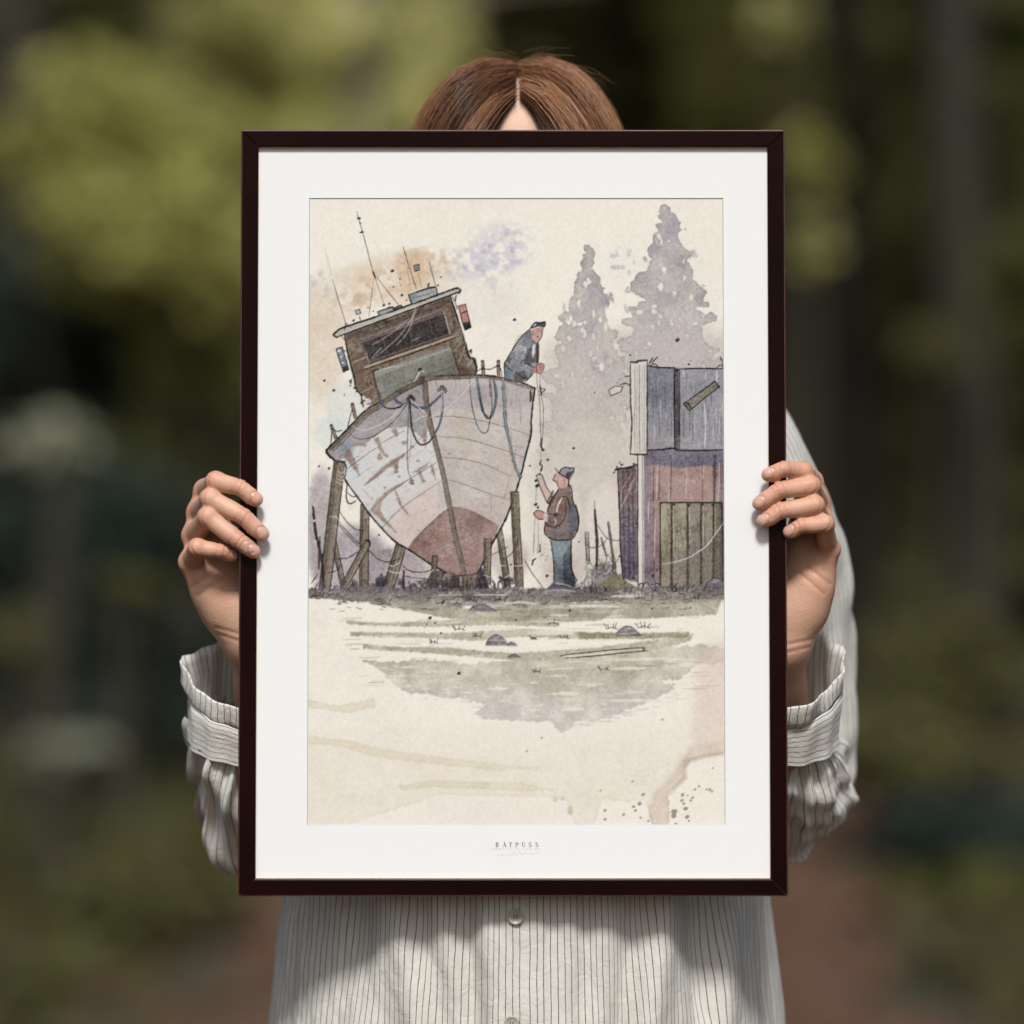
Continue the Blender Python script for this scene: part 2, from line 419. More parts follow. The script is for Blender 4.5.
ink([(326, 451), (328, 456), (337, 463.5)], 2.4, INK, .95); ink([(337, 463), (346, 482.5), (358.7, 500), (369.5, 515), (381, 528.5), (392, 540), (400, 546), (408.6, 550.5), (428, 563.5), (446, 574)], 1.9, INK, .95, taper=.1)
ink([(535, 390), (533.5, 400), (531.5, 420), (531, 436), (526, 456), (520.5, 478), (513.5, 500.5), (504.6, 522.5), (494.5, 541), (487, 556.5), (478, 574)], 1.9, INK, .95, taper=.1)
ink([(530.6, 392), (531, 402)], 2, INK, .8); ink([(534, 400), (532, 412)], .7); ink([(442, 574), (452, 575), (462, 577), (478, 574)], 1.6, INK, .9)

# ---- wheelhouse
CAB = [(344, 335), (450.4, 296.3), (457, 318), (463.3, 338), (471, 360), (477, 366), (477, 376), (441, 376.5), (426, 378), (400, 390), (378, 404), (365, 408), (359, 393), (353.7, 379)]
wash(CAB, (130, 113, 98), 1, wob=.3, gran=.3, var=.4)
for i in range(70):
    t = prng.random(); x = 346 + t * 104; y = 334 - t * 36.5; L = prng.uniform(8, 34); o = prng.uniform(0, 60)
    ink([(x + o * .31, y + o), (x + (o + L) * .31, y + o + L)], .6, (88, 74, 64) if i % 3 else (166, 148, 128), .5)
cabm = mask(CAB)
PANEL = [(373, 373.7), (379, 371), (450.4, 346), (455, 360), (460, 376), (441, 376.5), (426, 378), (400, 390), (380.6, 402)]
wash(PANEL, (150, 151, 143), .98, gran=.3, var=.3, edge=.15)
wash([(376, 378), (450, 351), (451, 349), (374, 374)], (170, 176, 174), .7, blur=.6); ink([(380, 395), (400, 385), (440, 372), (458, 366)], .6, (104, 100, 96), .8); ink([(382, 400), (380, 394)], .7, INK, .7)
outline(PANEL[:3] + [(460, 376)], .9) if False else ink([(380.6, 402), (373, 374), (379, 371)], 1.2, INK, .9)
ink([(450.4, 346), (455, 360), (460, 376)], .9, INK, .8); ink([(375, 373), (382, 370.5), (395, 367)], .9, (214, 212, 200), .9)
WIN = [(359, 338), (442.9, 307), (453.6, 338), (365.5, 369)]
wash(WIN, (122, 108, 106), 1, gran=.3)
wash([(362.3, 344.5), (444, 315.5), (449.3, 334.5), (369.5, 362)], (72, 67, 67), 1, gran=.5, var=.35)
for P in ([(366, 350), (380, 345), (383, 352), (369, 358)], [(415, 333), (428, 327), (431, 333), (418, 339)], [(433, 320), (443, 317), (447, 330), (437, 332)]): wash(P, (92, 88, 90), .6, blur=1.2)
for L in ([(381.6, 336.5), (387, 354)], [(408.5, 328), (412, 343)], [(429, 320), (433.5, 336)]): ink(L, 1.3, (120, 104, 94), .95, taper=0)
ink([(443.5, 312), (450, 336)], 1.2, (206, 196, 180), .9); ink([(360, 340.5), (400, 326), (442, 310)], 1.1, (165, 152, 148), .8); ink([(366, 352), (368, 363)], .9, (196, 184, 164), .8)
ink([(362, 344.5), (400, 331), (444, 315.5)], .9, INK, .7); ink([(370, 364), (410, 350), (450, 336)], 1, INK, .8)
ink([(364.5, 368.5), (410, 352.5), (453.6, 337.2)], 1.7, (196, 180, 152), .95, taper=0); ink([(363, 371), (410, 355), (455, 339)], 1.2, INK, .85); ink([(358.5, 337.5), (400, 322), (443, 306)], .8, INK, .7)
wash([(346, 336), (450, 298), (451, 303), (347, 341)], (92, 80, 72), .5, blur=1)
# roof
wash([(334, 336), (343, 328.5), (380, 316), (420, 302), (457, 289), (460, 292), (420, 306), (380, 321), (336, 338)], (190, 188, 180), 1, wob=.2)
ink([(335, 333.5), (343, 328.5), (380, 316), (420, 302), (450, 291), (457.5, 288.5)], 1.9, INK, .95, taper=0); ink([(336, 338.2), (380, 321.8), (420, 307), (460, 292.5)], 1.5, INK, .95, taper=0)
ink([(335.5, 333), (333, 336), (336.5, 338.5)], 2, INK); ink([(457, 288.5), (460.5, 291), (458.5, 294)], 1.8, INK)
BOX = [(408.5, 295.5), (420, 291.5), (434.3, 287.8), (437.5, 295.3), (411, 304.5)]
wash(BOX, (158, 166, 168), 1, wob=.2, gran=.4, var=.5); ink([(408.5, 295.5), (420, 291.5), (434.3, 287.8), (437.5, 295)], 1.5, INK); ink([(408, 295), (411.5, 304.5)], 1.6, INK); ink([(410, 299), (424, 296), (435, 292)], .8, (104, 112, 120), .9)
wash([(377.3, 312.5), (391.3, 308), (394, 311), (379, 317)], (164, 172, 172), 1); ink([(377, 312.7), (391, 308), (393, 310)], 1.6, INK); ink([(393, 309.5), (400, 306.5), (402, 308.5)], 1.8, INK); ink([(377, 312.5), (379, 316)], 1.4, INK)
outline([(427, 286), (429, 284), (428, 287)], 1, INK, .8, True)
# cabin edges, lamps and mirrors
ink([(344, 336), (348, 357), (353.7, 379), (356, 390), (362, 398), (364.5, 408)], 2, INK); ink([(450.4, 297), (457, 318), (463.3, 338), (469, 357), (474, 361), (476.5, 370), (475, 376)], 2, INK, .95)
ink([(455, 318), (464.5, 340), (464, 350), (458, 366)], 1, (178, 174, 168), .85); ink([(462, 334), (460, 345), (452, 353)], .9, (186, 180, 172), .85)
ink([(452, 297), (455, 303), (457, 310)], 1, INK, .8); ink([(456, 296), (455, 302)], 1.6, INK, .8)
for P in ([(352, 380), (349, 382), (351, 386)], [(469, 352), (472, 350), (472, 356)], [(472, 358), (476, 360), (477, 366), (474, 365)]): wash(P, INK, .95)
wash([(358, 401), (363, 397), (372, 402), (366, 412), (362, 409)], (216, 214, 206), .9); dots([(364, 402, 1), (368, 405, .8), (361, 404, .9), (366, 399, .7), (354, 389, .9), (350, 387, .8), (356, 393, .7)]); ink([(361, 398), (363, 408)], 1.6, INK)
wash([(335.5, 350), (342, 348), (348.3, 370.5), (343, 373)], (140, 150, 158), 1); wash([(343, 368), (348, 366), (348.5, 371), (343.5, 373)], (66, 64, 68), .95); outline([(335.5, 350), (342, 348), (348.3, 370.5), (343, 373)], 1.2)
dots([(338.5, 352, 1.2), (340.5, 358, 1), (342.5, 364, .8)], (228, 232, 232)); ink([(342, 352), (346, 352)], .7)
wash([(458, 307), (465.4, 305), (469.5, 322), (462, 324)], (198, 146, 136), 1); wash([(462, 324), (469.5, 322), (471, 328), (465, 331)], (92, 88, 96), 1); outline([(458, 307), (465.4, 305), (471, 328), (465, 331)], 1.1); ink([(460, 314.5), (467, 312)], 1, INK); wash([(463.5, 328), (470, 325.5), (471, 328.5), (465, 331)], (60, 58, 60), .9)
for L, w, al in (([(356, 211.5), (364, 240), (373, 275)], .8, .75), ([(374, 276), (383.8, 306)], .6, .7), ([(374.5, 276), (398, 305)], .7, .8), ([(373, 280), (371, 298), (368.5, 317)], .6, .6), ([(331.8, 280), (339, 304), (345.5, 325)], .7, .7),
                 ([(402.7, 247), (409, 268), (416, 289)], .8, .8), ([(429, 263), (435.4, 287)], .7, .75), ([(418, 274), (421.5, 288)], .6, .6), ([(407, 268), (410, 291)], .5, .4), ([(359, 317), (360, 321)], 1, .8), ([(324, 250), (331, 275)], .4, .25), ([(345, 325), (344, 331)], 1, .8), ([(345, 324), (350, 328)], 1, .8), ([(340, 336), (344, 341)], .8, .7)):
    ink(L, w, INK, al)
ink([(372.5, 272), (374.5, 278)], 1.7, INK, .8); ink([(356.5, 218.5), (359.5, 218.5)], 1.8, INK, .9); ink([(359.5, 232.8), (362.5, 232.2)], 1.9, INK, .9); dots([(359.5, 223.5, .7)])
wash([(413.5, 266), (418.5, 265), (419, 270.5), (414.5, 272)], (140, 150, 156), 1); outline([(413.5, 266), (418.5, 265), (419, 270.5), (414.5, 272)], .9); wash([(354.5, 311.5), (359, 310), (360.5, 314), (356, 315.5)], (176, 186, 190), 1); outline([(354.5, 311.5), (359, 310), (360.5, 314), (356, 315.5)], .8)
dots([(392, 271.5, 1.6), (401.5, 296, 1.4), (389, 304.5, 1.2), (383.5, 306, 1.3), (353, 321.5, 1.3), (437.5, 286, 1.1), (440.5, 278, .8), (399.5, 279.5, .7), (393, 287.5, .7), (400.5, 286, .5), (406, 301, .6), (373, 312, .6), (324, 381.7, 1.3), (333.5, 391.5, 1.5), (344, 396, .6), (319, 467.5, .9), (329, 469.5, 1.1), (379, 536, .9), (381.5, 576, 1), (367.5, 308.5, .6)])
# white and grey strings over the wheelhouse
W_ = (206, 202, 198)
for L in ([(416, 305), (411, 320), (400, 336), (385, 350), (373, 360)], [(418, 306), (413, 318), (408, 332), (396, 347)], [(408, 320), (390, 335), (372, 346)], [(352, 363.5), (366, 358)], [(370, 361), (378, 352), (381, 349)], [(360, 394), (373, 388)], [(411, 342), (420, 338)]): ink(L, .9, W_, .7)

# ---- ropes on the hull
BL, DK = (112, 123, 134), (66, 66, 70)
ink([(476.5, 377), (478.5, 390), (480.5, 402), (483.5, 413), (487.5, 419)], 3, BL, .9); ink([(480, 400), (482.7, 412), (487.5, 419.3), (492.4, 416), (495.6, 405), (495, 390), (493, 378)], 1.9, DK, .9); ink([(493, 379), (496.3, 392), (495.5, 404), (491.5, 416)], 3, BL, .9)
ink([(469.5, 378), (471, 400), (475, 420), (479.5, 431), (484, 434.5), (488, 431), (491, 414), (492, 400), (490.5, 378)], .9, DK, .85); ink([(489, 378), (490.5, 398)], .9, DK, .8)
BR_ = [(503, 379.5), (504, 400), (505.8, 424), (509.7, 444), (513, 460), (517, 472), (521, 478)]
ink(BR_, 3.2, (96, 106, 116), .95, taper=0); ink(BR_, 1.8, (146, 156, 162), .95, taper=0)
ink([(409.7, 402), (410, 409), (411.8, 429), (416.5, 442), (421.5, 446), (428, 444), (433.3, 437.6), (439.7, 424.7), (442.4, 410.7), (442, 394)], 1.8, DK, .95, taper=0); ink([(433.3, 437.6), (439.7, 424.7), (442.4, 410.7), (442, 396)], 2.6, BL, .95); ink([(441.5, 393), (442.2, 412)], 1, (200, 206, 210), .85)
ink([(411, 405), (418, 408.5), (427, 408.5), (434, 403), (441, 396)], 2.6, (98, 108, 122), .95); ink([(380.5, 402), (384, 408), (392, 409.8), (401, 407.6), (407.5, 402.5)], 1.6, DK, .95); ink([(393.5, 396.5), (396, 402), (401, 404.7)], 3.2, (104, 112, 136), .95); ink([(380.5, 402), (382, 406)], 3, (104, 112, 136), .95)
for x, y, r in ((410.5, 400.3, 4), (441.8, 391.5, 4.4)):
    ink([(x - r, y), (x, y - r), (x + r, y), (x + r * .7, y + r * .6)], 1.5, (90, 84, 84), .9); ink([(x - r * .6, y + 1), (x, y - r * .5), (x + r * .6, y + 1)], 1.5, (74, 70, 72), .9); ink([(x - r, y + 2), (x - r * .9, y - 1)], 1.3, (100, 94, 92), .8)
ink([(408.5, 404), (407.6, 440), (407.5, 468), (411, 480)], 1.1, (112, 108, 108), .85); ink([(411, 480), (413.5, 485), (410, 484)], 1.7, (120, 118, 124), .9); ink([(410.5, 404), (411, 440), (408, 470)], .6, DK, .5)
ink([(352, 427), (360, 431), (370, 430), (388, 421), (407, 403)], .9, (214, 212, 208), .9); ink([(348, 433), (357, 440), (372, 438), (392, 424), (408, 404)], .8, DK, .8); ink([(411, 401), (419, 409), (427, 416), (420, 419), (414, 423)], .9, (222, 220, 214), .9); ink([(427, 416), (427, 421)], .9, W_, .8)
ink([(476, 378), (468, 388), (458, 400), (442, 412), (430, 419)], .9, (214, 210, 206), .85); ink([(414, 383), (419, 374), (421, 370)], 1.2, (228, 224, 214), .9); ink([(419, 371), (424, 373)], 1.2, (222, 218, 210), .9); dots([(420, 370.5, 2)], (72, 62, 60)); wash([(419, 384), (421, 378), (426, 378), (425, 382)], (120, 100, 90), .9)
# rail stanchions
for a, b in (((352, 405.5), (355.5, 420)), ((331, 426.5), (336, 440)), ((482.5, 362), (483.5, 376)), ((498.3, 362), (498.8, 377))):
    ink([a, b], 3, (150, 134, 120), .95, taper=0); ink([(a[0] - 1.4, a[1]), (b[0] - 1.4, b[1])], .8, INK, .8); ink([(a[0] + 1.4, a[1]), (b[0] + 1.4, b[1])], .8, INK, .8); ink([(a[0] - 1.3, a[1]), (a[0] + 1.3, a[1])], 1.3, INK, .9)
ink([(352, 410), (348.5, 424), (347.5, 429)], .9); ink([(331.5, 430), (331, 443), (329, 448)], .9); ink([(332, 430), (337, 432.5), (342, 431.5)], 1); ink([(476, 373), (482, 370), (490, 370.5), (498, 367), (501, 371), (502, 377)], .9); ink([(482, 370), (484, 369.5)], 2.2); ink([(497, 367.5), (499, 367)], 2)

# ---- man leaning over the bow
J = [(530.6, 329.5), (522.7, 336.5), (516, 345), (512, 352), (507.8, 359), (504.7, 364.5), (504.5, 374), (505, 379.5), (514, 382), (522.7, 384), (529, 379), (533.3, 375), (535, 370), (538.5, 363), (539, 350), (539.4, 343.4), (536.8, 343.8), (531.5, 339)]
wash(J, (140, 142, 150), 1, wob=.3, gran=.3, var=.4)
wash([(529, 350), (534, 345), (539, 345), (538, 362), (530, 366), (524, 363)], (96, 94, 96), .85, blur=1); wash([(515, 374), (524, 372), (528, 379), (522, 384), (514, 382)], (100, 98, 98), .8, blur=.8); wash([(504.5, 367), (510, 370), (510, 380), (505, 379.5)], (124, 142, 158), .95); wash([(523, 337), (530, 331), (532, 342), (527, 350), (522, 345)], (128, 134, 148), .7, blur=.8)
wash([(533, 346), (536, 345), (535.5, 354), (533, 360), (532, 354)], (226, 224, 218), .9); ink([(537.8, 343.5), (538, 354), (537.6, 363.5)], 2.2, (70, 66, 64), .95, taper=0)
ink([(530, 330), (522, 337), (516, 345), (512, 352), (508, 359), (504.6, 364.5), (504.5, 372), (505, 379)], 1.2); ink([(514, 350), (520, 347.5), (525, 350), (526, 358)], .9, (214, 214, 214), .85); ink([(510, 355), (517, 350.5), (524, 351)], .8, (206, 208, 210), .8)
ink([(524, 364), (530, 366), (535, 369)], 1.1); ink([(516, 373), (522, 378), (528, 380), (533, 375)], 1.2); ink([(520, 366), (523, 361), (526, 362)], .8); ink([(505, 365), (508, 369), (513, 372)], 1); ink([(530.5, 331), (532, 339), (536, 344)], .9); ink([(508, 358), (511, 361)], 1); ink([(507, 361), (510, 363.5)], 1); ink([(528, 350), (526, 356), (528, 362)], 1, (84, 82, 84), .8)
ink([(514, 346), (517, 339.5), (522, 335)], .8, (186, 170, 150), .8)
wash([(530.6, 331), (543.5, 327), (542.5, 333), (542, 337), (539, 342), (536.8, 344), (532, 340)], (205, 168, 160), 1); wash([(537, 329), (543, 328), (542, 334), (537, 333)], (188, 146, 138), .6, blur=.6); dots([(538, 337.7, .8)], (110, 74, 74)); ink([(543.3, 328), (542.5, 334), (541.5, 338), (537.5, 344)], .9); ink([(533, 331), (533, 337)], .7, (150, 110, 104), .7)
wash([(530.5, 329), (533, 325.5), (536, 323.3), (541, 323.5), (545.3, 323.2), (544.8, 327.8), (539.5, 326.8), (534, 329)], (92, 94, 98), 1); wash([(531.5, 328), (534, 325), (537.5, 324), (536, 327)], (176, 200, 214), .95); ink([(530.3, 329.5), (534, 324.5), (537, 323)], 1.2); ink([(537, 323.5), (541, 324), (545, 323), (544.8, 327.5)], 1.7); ink([(531, 329.6), (538, 326.8), (544, 327.5)], 1)
wash([(533, 369.5), (537, 367.5), (537.5, 373.5), (534, 375)], (196, 130, 122), .9); wash([(536.5, 366), (541, 364.5), (544, 366.5), (543, 372), (540, 374.5), (537, 373)], (202, 146, 138), 1); outline([(536.5, 366), (541, 364.5), (544, 366.5), (543, 372), (540, 374.5), (537, 373)], .9, INK, .75, True); ink([(540, 366), (541, 371)], .6, (130, 80, 78), .8)
# hand line with its hooks
ink([(537, 375), (537.5, 386), (539.5, 400), (540.5, 425), (541, 446)], .8, (98, 92, 90), .85); ink([(540.5, 374), (540, 384), (541.5, 396), (543.5, 410), (543, 430), (542.3, 446)], .8, (98, 92, 90), .8); ink([(533, 375), (525, 383.5)], .9)
ink([(540, 387), (541.5, 396)], 1.8); ink([(539.5, 389), (545, 390.5), (542, 394)], .9); ink([(541.5, 440), (541, 447), (543, 451)], 1.7, INK, .9); dots([(543, 451, 1.2)]); ink([(541, 452), (540.5, 462)], .6, (140, 134, 130), .7); ink([(541.5, 462), (539.5, 465)], 1.4); ink([(542.5, 467), (541, 472)], 1.8); dots([(548, 461, 1.1), (530, 467, .9), (574, 449.5, 1.3), (514.5, 320.5, 1.5), (514, 358, .5)])

# ---- props in front of the hull
post((339.5, 462), (325, 590), 11, (150, 138, 122)); ink([(336, 464), (341, 463), (346, 467), (345, 478)], 1.4, INK, .9)
for k in range(4): ink([(337 - k * .5, 472 + k * 3.5), (342, 475 + k * 3.5), (346 - k * .6, 470 + k * 4.2)], .8, (222, 216, 206), .85)
post((368, 543), (343, 590), 6.5, (164, 152, 134)); ink([(366, 541), (369.5, 542), (370, 548)], 1.4, INK)
post((514.5, 493), (519.5, 589), 8, (142, 128, 112)); post((488, 540), (487, 586), 7, (150, 138, 122)); post((435, 557), (433, 590), 5, (140, 128, 116))
wash([(440, 590), (447, 573), (460, 577), (462, 592), (442, 592)], (140, 126, 116), .95, wob=.6); wash([(461, 578), (476, 575), (479, 590), (462, 593)], (128, 112, 104), .95, wob=.5); wash([(476, 575), (482, 568), (490, 590), (479, 591)], (74, 68, 78), .95, wob=.6); wash([(452, 576), (460, 577), (460, 592), (450, 592)], (90, 82, 84), .9, wob=.6); wash([(424, 590), (430, 574), (440, 572), (446, 575), (438, 592)], (96, 86, 84), .8, wob=.8)
for x in np.arange(442, 482, 4.2): ink([(x, 577 + prng.uniform(0, 2)), (x + prng.uniform(-1, 2), 591)], .9, INK, .7)
ink([(313, 508), (316, 535), (322, 560), (324, 590)], 3, (64, 60, 64), .95); ink([(320, 538), (319, 570)], 2.4, (70, 66, 70), .9); dots([(314.5, 522, 1.4), (315.5, 543, 1.3)], (214, 210, 206))
for L, w in (([(347, 482), (346.5, 500), (350, 505), (356, 502)], 1.4), ([(347, 494), (353, 498), (357, 497)], .9), ([(338, 510), (346, 522), (355, 530), (364, 532)], .9), ([(337, 521), (350, 536), (364, 549)], .9), ([(337, 524), (349, 538), (363, 552)], .8), ([(338, 560), (348, 559), (358, 553)], .9), ([(328, 574), (336, 572), (341, 566)], .8),
             ([(369, 551), (378, 560), (388, 563), (400, 560)], 1), ([(401, 565), (410, 572), (424, 573), (432, 571)], .9), ([(404, 577), (416, 579), (430, 580)], .9), ([(492, 556), (500, 552), (508, 548)], .7), ([(500, 560), (508, 558), (516, 548), (518, 538)], .7), ([(524, 560), (532, 574), (544, 590)], .9), ([(404, 572), (403, 590)], 2.6), ([(409, 582), (412, 591)], 1.2), ([(318, 575), (312, 584)], 1)):
    ink(L, w, INK, .85)
for L in ([(386, 571), (396, 574), (402, 573)], [(388, 566), (394, 567), (400, 563)], [(400, 596), (412, 594), (424, 583), (433, 571)], [(484, 576), (490, 578), (497, 574)], [(494, 580), (504, 579), (512, 574)], [(330, 518), (336, 518), (338, 521)], [(510, 567), (518, 567), (524, 566)], [(496, 566), (505, 567)]): ink(L, 1.1, (212, 208, 206), .85)
for _ in range(46):
    x = prng.uniform(312, 522); 
    ink([(x, 592), (x + prng.uniform(-3, 3), 592 - prng.uniform(3, 11))], prng.uniform(.8, 2.6), (68, 62, 72), .6)
blob(420, 586, 40, 8, (86, 78, 88), .7, 3, .4, G4); blob(500, 584, 22, 8, (80, 73, 78), .75, 3, .38, G4); blob(352, 586, 40, 7, (100, 94, 102), .6, 3, .42, G4); blob(382, 584, 8, 8, (70, 66, 80), .8, 3, .35, G4)

# ---- fisherman on the ground
wash([(550.5, 540), (572, 539), (571.5, 554), (572, 572), (576.5, 583), (574, 588), (554.5, 587), (554, 566)], (142, 157, 164), 1, wob=.3, gran=.3, var=.5, grad=((94, 98, 110), 556, 586))
wash([(564, 556), (571, 546), (572, 575), (577, 585), (566, 586)], (88, 90, 100), .55, blur=1.4); ink([(550.5, 541), (553, 556), (554, 570), (554, 586)], 1.1); ink([(571.5, 541), (571, 556), (572, 572), (577, 582)], 1.5); ink([(558, 543), (560, 551), (563, 555), (566, 548)], .8, (170, 180, 184), .9); ink([(564, 556), (565, 585)], .8)
wash([(545, 592), (553, 584), (560, 586), (575, 586), (580, 592)], (84, 82, 96), .95, wob=.5); ink([(555, 584.5), (564, 585.5), (572, 588)], .9, (220, 220, 220), .9)
V = [(559.7, 489), (570.3, 487), (573, 501.7), (576.5, 511), (578.5, 520), (577.4, 531.5), (571.7, 540), (562, 541.5), (552.5, 540.5), (544.8, 534.3), (545.5, 523), (548.4, 509), (552, 500)]
wash(V, (146, 126, 121), 1, wob=.3, gran=.3, var=.35)
wash([(568, 500), (574, 505), (578.5, 520), (577, 532), (571, 539), (568, 530)], (112, 112, 122), .8, blur=1.2); wash([(547, 532), (560, 527), (570, 524), (570, 534), (560, 538), (548, 537)], (138, 132, 136), .8, blur=.8)
wash([(557, 500), (562, 497.5), (567, 498), (566, 512), (562, 524), (556, 528), (546, 525), (547, 520), (555, 518)], (138, 112, 106), .9, wob=.2); ink([(556, 517), (558, 507), (562, 499)], 1.7, (226, 220, 212), .9); ink([(548, 500), (555, 493), (561, 489)], 1.5, (222, 214, 206), .9)
outline(V, 1.3, INK, .9, True); ink([(562, 498), (567, 498.5), (570, 510)], .9); ink([(566, 503), (566, 514), (562, 524), (555, 529)], 1); ink([(546, 524), (549, 527), (556, 528.5)], 1); ink([(548, 515), (555, 516)], .9); ink([(559.5, 489.5), (555, 497), (550, 508)], .9); dots([(555.5, 516, 2.2)], (80, 74, 76)); ink([(554.5, 519), (556, 523), (555, 526)], .9, (214, 208, 204), .9); ink([(576, 506), (578.8, 520), (577.5, 532)], 1.6)
A1 = [(536.3, 477), (539, 475.5), (542.5, 477), (546.2, 487.5), (552, 497.5), (548, 504), (544, 497), (540.6, 489)]
wash(A1, (208, 184, 174), 1); outline(A1, 1, INK, .85, True); ink([(547, 504), (552, 495), (553, 492)], 2.2, (110, 92, 90), .9); ink([(546.5, 503), (549, 505)], 1.2)
A2 = [(533.5, 514.5), (537.7, 511.7), (544, 513.8), (544.3, 519.5), (540, 520.5), (536, 518.5)]
wash(A2, (202, 154, 144), 1); outline(A2, 1, INK, .85, True); wash([(544, 515), (548, 514), (547.5, 524), (544, 522)], (214, 204, 196), .9)
wash([(557, 475), (553.3, 481), (556.5, 483), (558.3, 488.5), (562, 490), (568, 488), (569.5, 480), (565, 477)], (206, 172, 160), 1); ink([(556, 475), (553.2, 481), (556.7, 483), (558.3, 488.3)], 1); ink([(564, 480), (565, 485), (563, 488)], .8, (140, 108, 102), .8); ink([(569, 480), (568.5, 488)], 1.4)
wash([(555.5, 474), (559, 474), (561, 470.5), (566, 468.3), (571, 469.5), (573.8, 471), (572.8, 476.5), (570, 481), (566, 478.5), (561, 476)], (156, 152, 162), 1); wash([(567, 474), (573, 472), (572, 477.5), (569.5, 481), (565.5, 478.5)], (84, 80, 84), .9, blur=.4)
ink([(555, 469), (559, 474), (561.5, 470.5), (566, 468.3), (571, 469.5)], 1); ink([(559, 474.5), (565, 478), (570, 481)], 1.2); ink([(569.5, 470), (574, 469.5), (573, 475)], 1.2)
dots([(537.5, 487, 2), (536, 482, 1.4), (536, 505.5, 1.7), (538, 508.5, 1.3), (540, 475, .8), (541, 466, 1)]); ink([(536.5, 485), (536, 504)], .8, (150, 144, 140), .8); ink([(535, 520), (534, 540), (533.5, 556)], .8, (120, 114, 112), .7); ink([(538, 520), (538.5, 545), (538, 552)], .7, (140, 132, 128), .7); ink([(540, 546), (540, 552), (537.5, 553.5)], 1.1); ink([(536, 559.5), (533, 562), (532.5, 566)], 1.6); dots([(547, 577, 1.5), (511, 566, 1), (546, 561, .6), (542, 556, .5), (579, 543, .6)])
for _ in range(22): dots([(prng.uniform(533, 552), prng.uniform(540, 572), prng.uniform(.3, .6))], (170, 156, 150), .6)
# ---- nets and stakes between him and the shed
wash([(582, 590), (590, 572), (598, 566), (610, 562), (614, 572), (612, 588)], (148, 144, 146), .9, wob=1.2, gran=.4); wash([(572, 590), (584, 582), (585, 562), (590, 574), (588, 590)], (178, 174, 170), .8, wob=1); wash([(590, 592), (604, 582), (612, 574), (620, 575), (628, 584), (645, 592)], (146, 138, 112), .95, wob=1, gran=.4)
ink([(595, 511), (597, 545), (596.5, 570)], 3.2, (72, 70, 72), .95); ink([(594.5, 502), (595, 512)], 1.2, (140, 132, 130), .7); ink([(608.6, 523), (612, 548), (616.4, 577)], 2.6, (128, 118, 112), .95); ink([(607.5, 523), (611, 550), (614, 575)], .8); ink([(601.2, 539), (606, 556)], 2.4, (116, 108, 106), .95); ink([(586.6, 533.5), (588, 564)], 3.4, (160, 154, 148), .95); ink([(585, 533), (586.5, 562)], .8); ink([(588.5, 533), (589.5, 562)], .8)
for L in ([(596, 524), (604, 536), (609, 541)], [(586, 545), (592, 549), (602, 546), (608, 538)], [(611, 541), (618, 542), (620, 541)], [(588, 560), (594, 568), (598, 560), (604, 568), (608, 556), (614, 566), (618, 560)], [(590, 584), (600, 575), (606, 577), (616, 568)], [(602, 560), (605, 572), (611, 566), (613, 575)], [(574, 588), (584, 582), (588, 572)], [(580, 589), (588, 578), (590, 570)]): ink(L, .9, (92, 88, 90), .85)
for _ in range(18): x = prng.uniform(576, 592); ink([(x, 590), (x + prng.uniform(-2, 5), 572)], .6, (226, 222, 214), .6)

# ---- shed
wash([(644, 456), (726, 456), (726, 586), (644, 586)], (180, 152, 146), 1, gran=.3, var=.35, grad=((162, 140, 142), 480, 586))
wash([(644, 450), (726, 450), (726, 469), (700, 467), (680, 470), (660, 466), (644, 468)], (126, 122, 140), .95, wob=.6, gran=.3); wash([(644, 458), (651, 458), (655, 586), (644, 586)], (146, 134, 146), .7, blur=1.2); wash([(718, 470), (726, 470), (726, 586), (719, 586)], (128, 118, 132), .6, blur=1)
wash([(617.8, 471), (637, 467.5), (638, 584), (630, 582), (622.5, 578)], (128, 110, 118), 1, wob=.4, gran=.35, var=.3, grad=((112, 106, 124), 480, 575)); wash([(619, 472), (636, 469), (636, 505), (621, 510)], (140, 112, 112), .6, blur=3)
wash([(638, 456), (644, 456), (644, 586), (638, 586)], (218, 214, 206), 1); ink([(642.5, 457), (643, 585)], 1.5, (150, 148, 158), .8); ink([(638, 456), (637.8, 520), (638, 586)], 1.3)
for x in (623, 628, 632.5): ink([(x, 472), (x + 1.5, 580)], 1 if x != 628 else 1.4, (82, 76, 86), .8)
ink([(617.5, 470), (619.5, 510), (620.5, 550), (623, 580)], 1.6); ink([(615, 472), (618, 470), (628, 469), (637, 466)], 2); dots([(614, 474, 1), (617, 468, .8), (620, 464, .7), (622, 466, 1), (634, 465, .9), (619, 495, 1), (620, 509, 1), (637, 525, 1.2), (633, 579, 1.2), (619.5, 557.5, 1)])
for L in ([(633, 473), (622, 492), (621, 512)], [(636, 476), (628, 492)], [(635, 480), (621, 510)]): ink(L, .8, (190, 184, 186), .8)
for x, w in ((653.5, 1), (660, .7), (671, 1), (686, .8), (703, .8), (715, 3)): ink([(x, 457), (x + prng.uniform(-.5, .5), 470), (x - .6, 502)], w, (92, 84, 92), .75, taper=.1)
ink([(653.5, 470), (654, 586)], 1, (110, 96, 104), .8)
for x, y0, y1 in ((657.5, 469, 500), (669.5, 490, 505), (686.5, 464, 500), (704, 466, 480), (719.5, 464, 505), (649, 500, 525), (655, 520, 560)): ink([(x, y0), (x - .4, (y0 + y1) / 2), (x - .8, y1)], 1.1, (216, 204, 196), .8)
wash([(660.4, 504), (722, 504), (722, 588), (660, 588)], (74, 68, 66), 1)
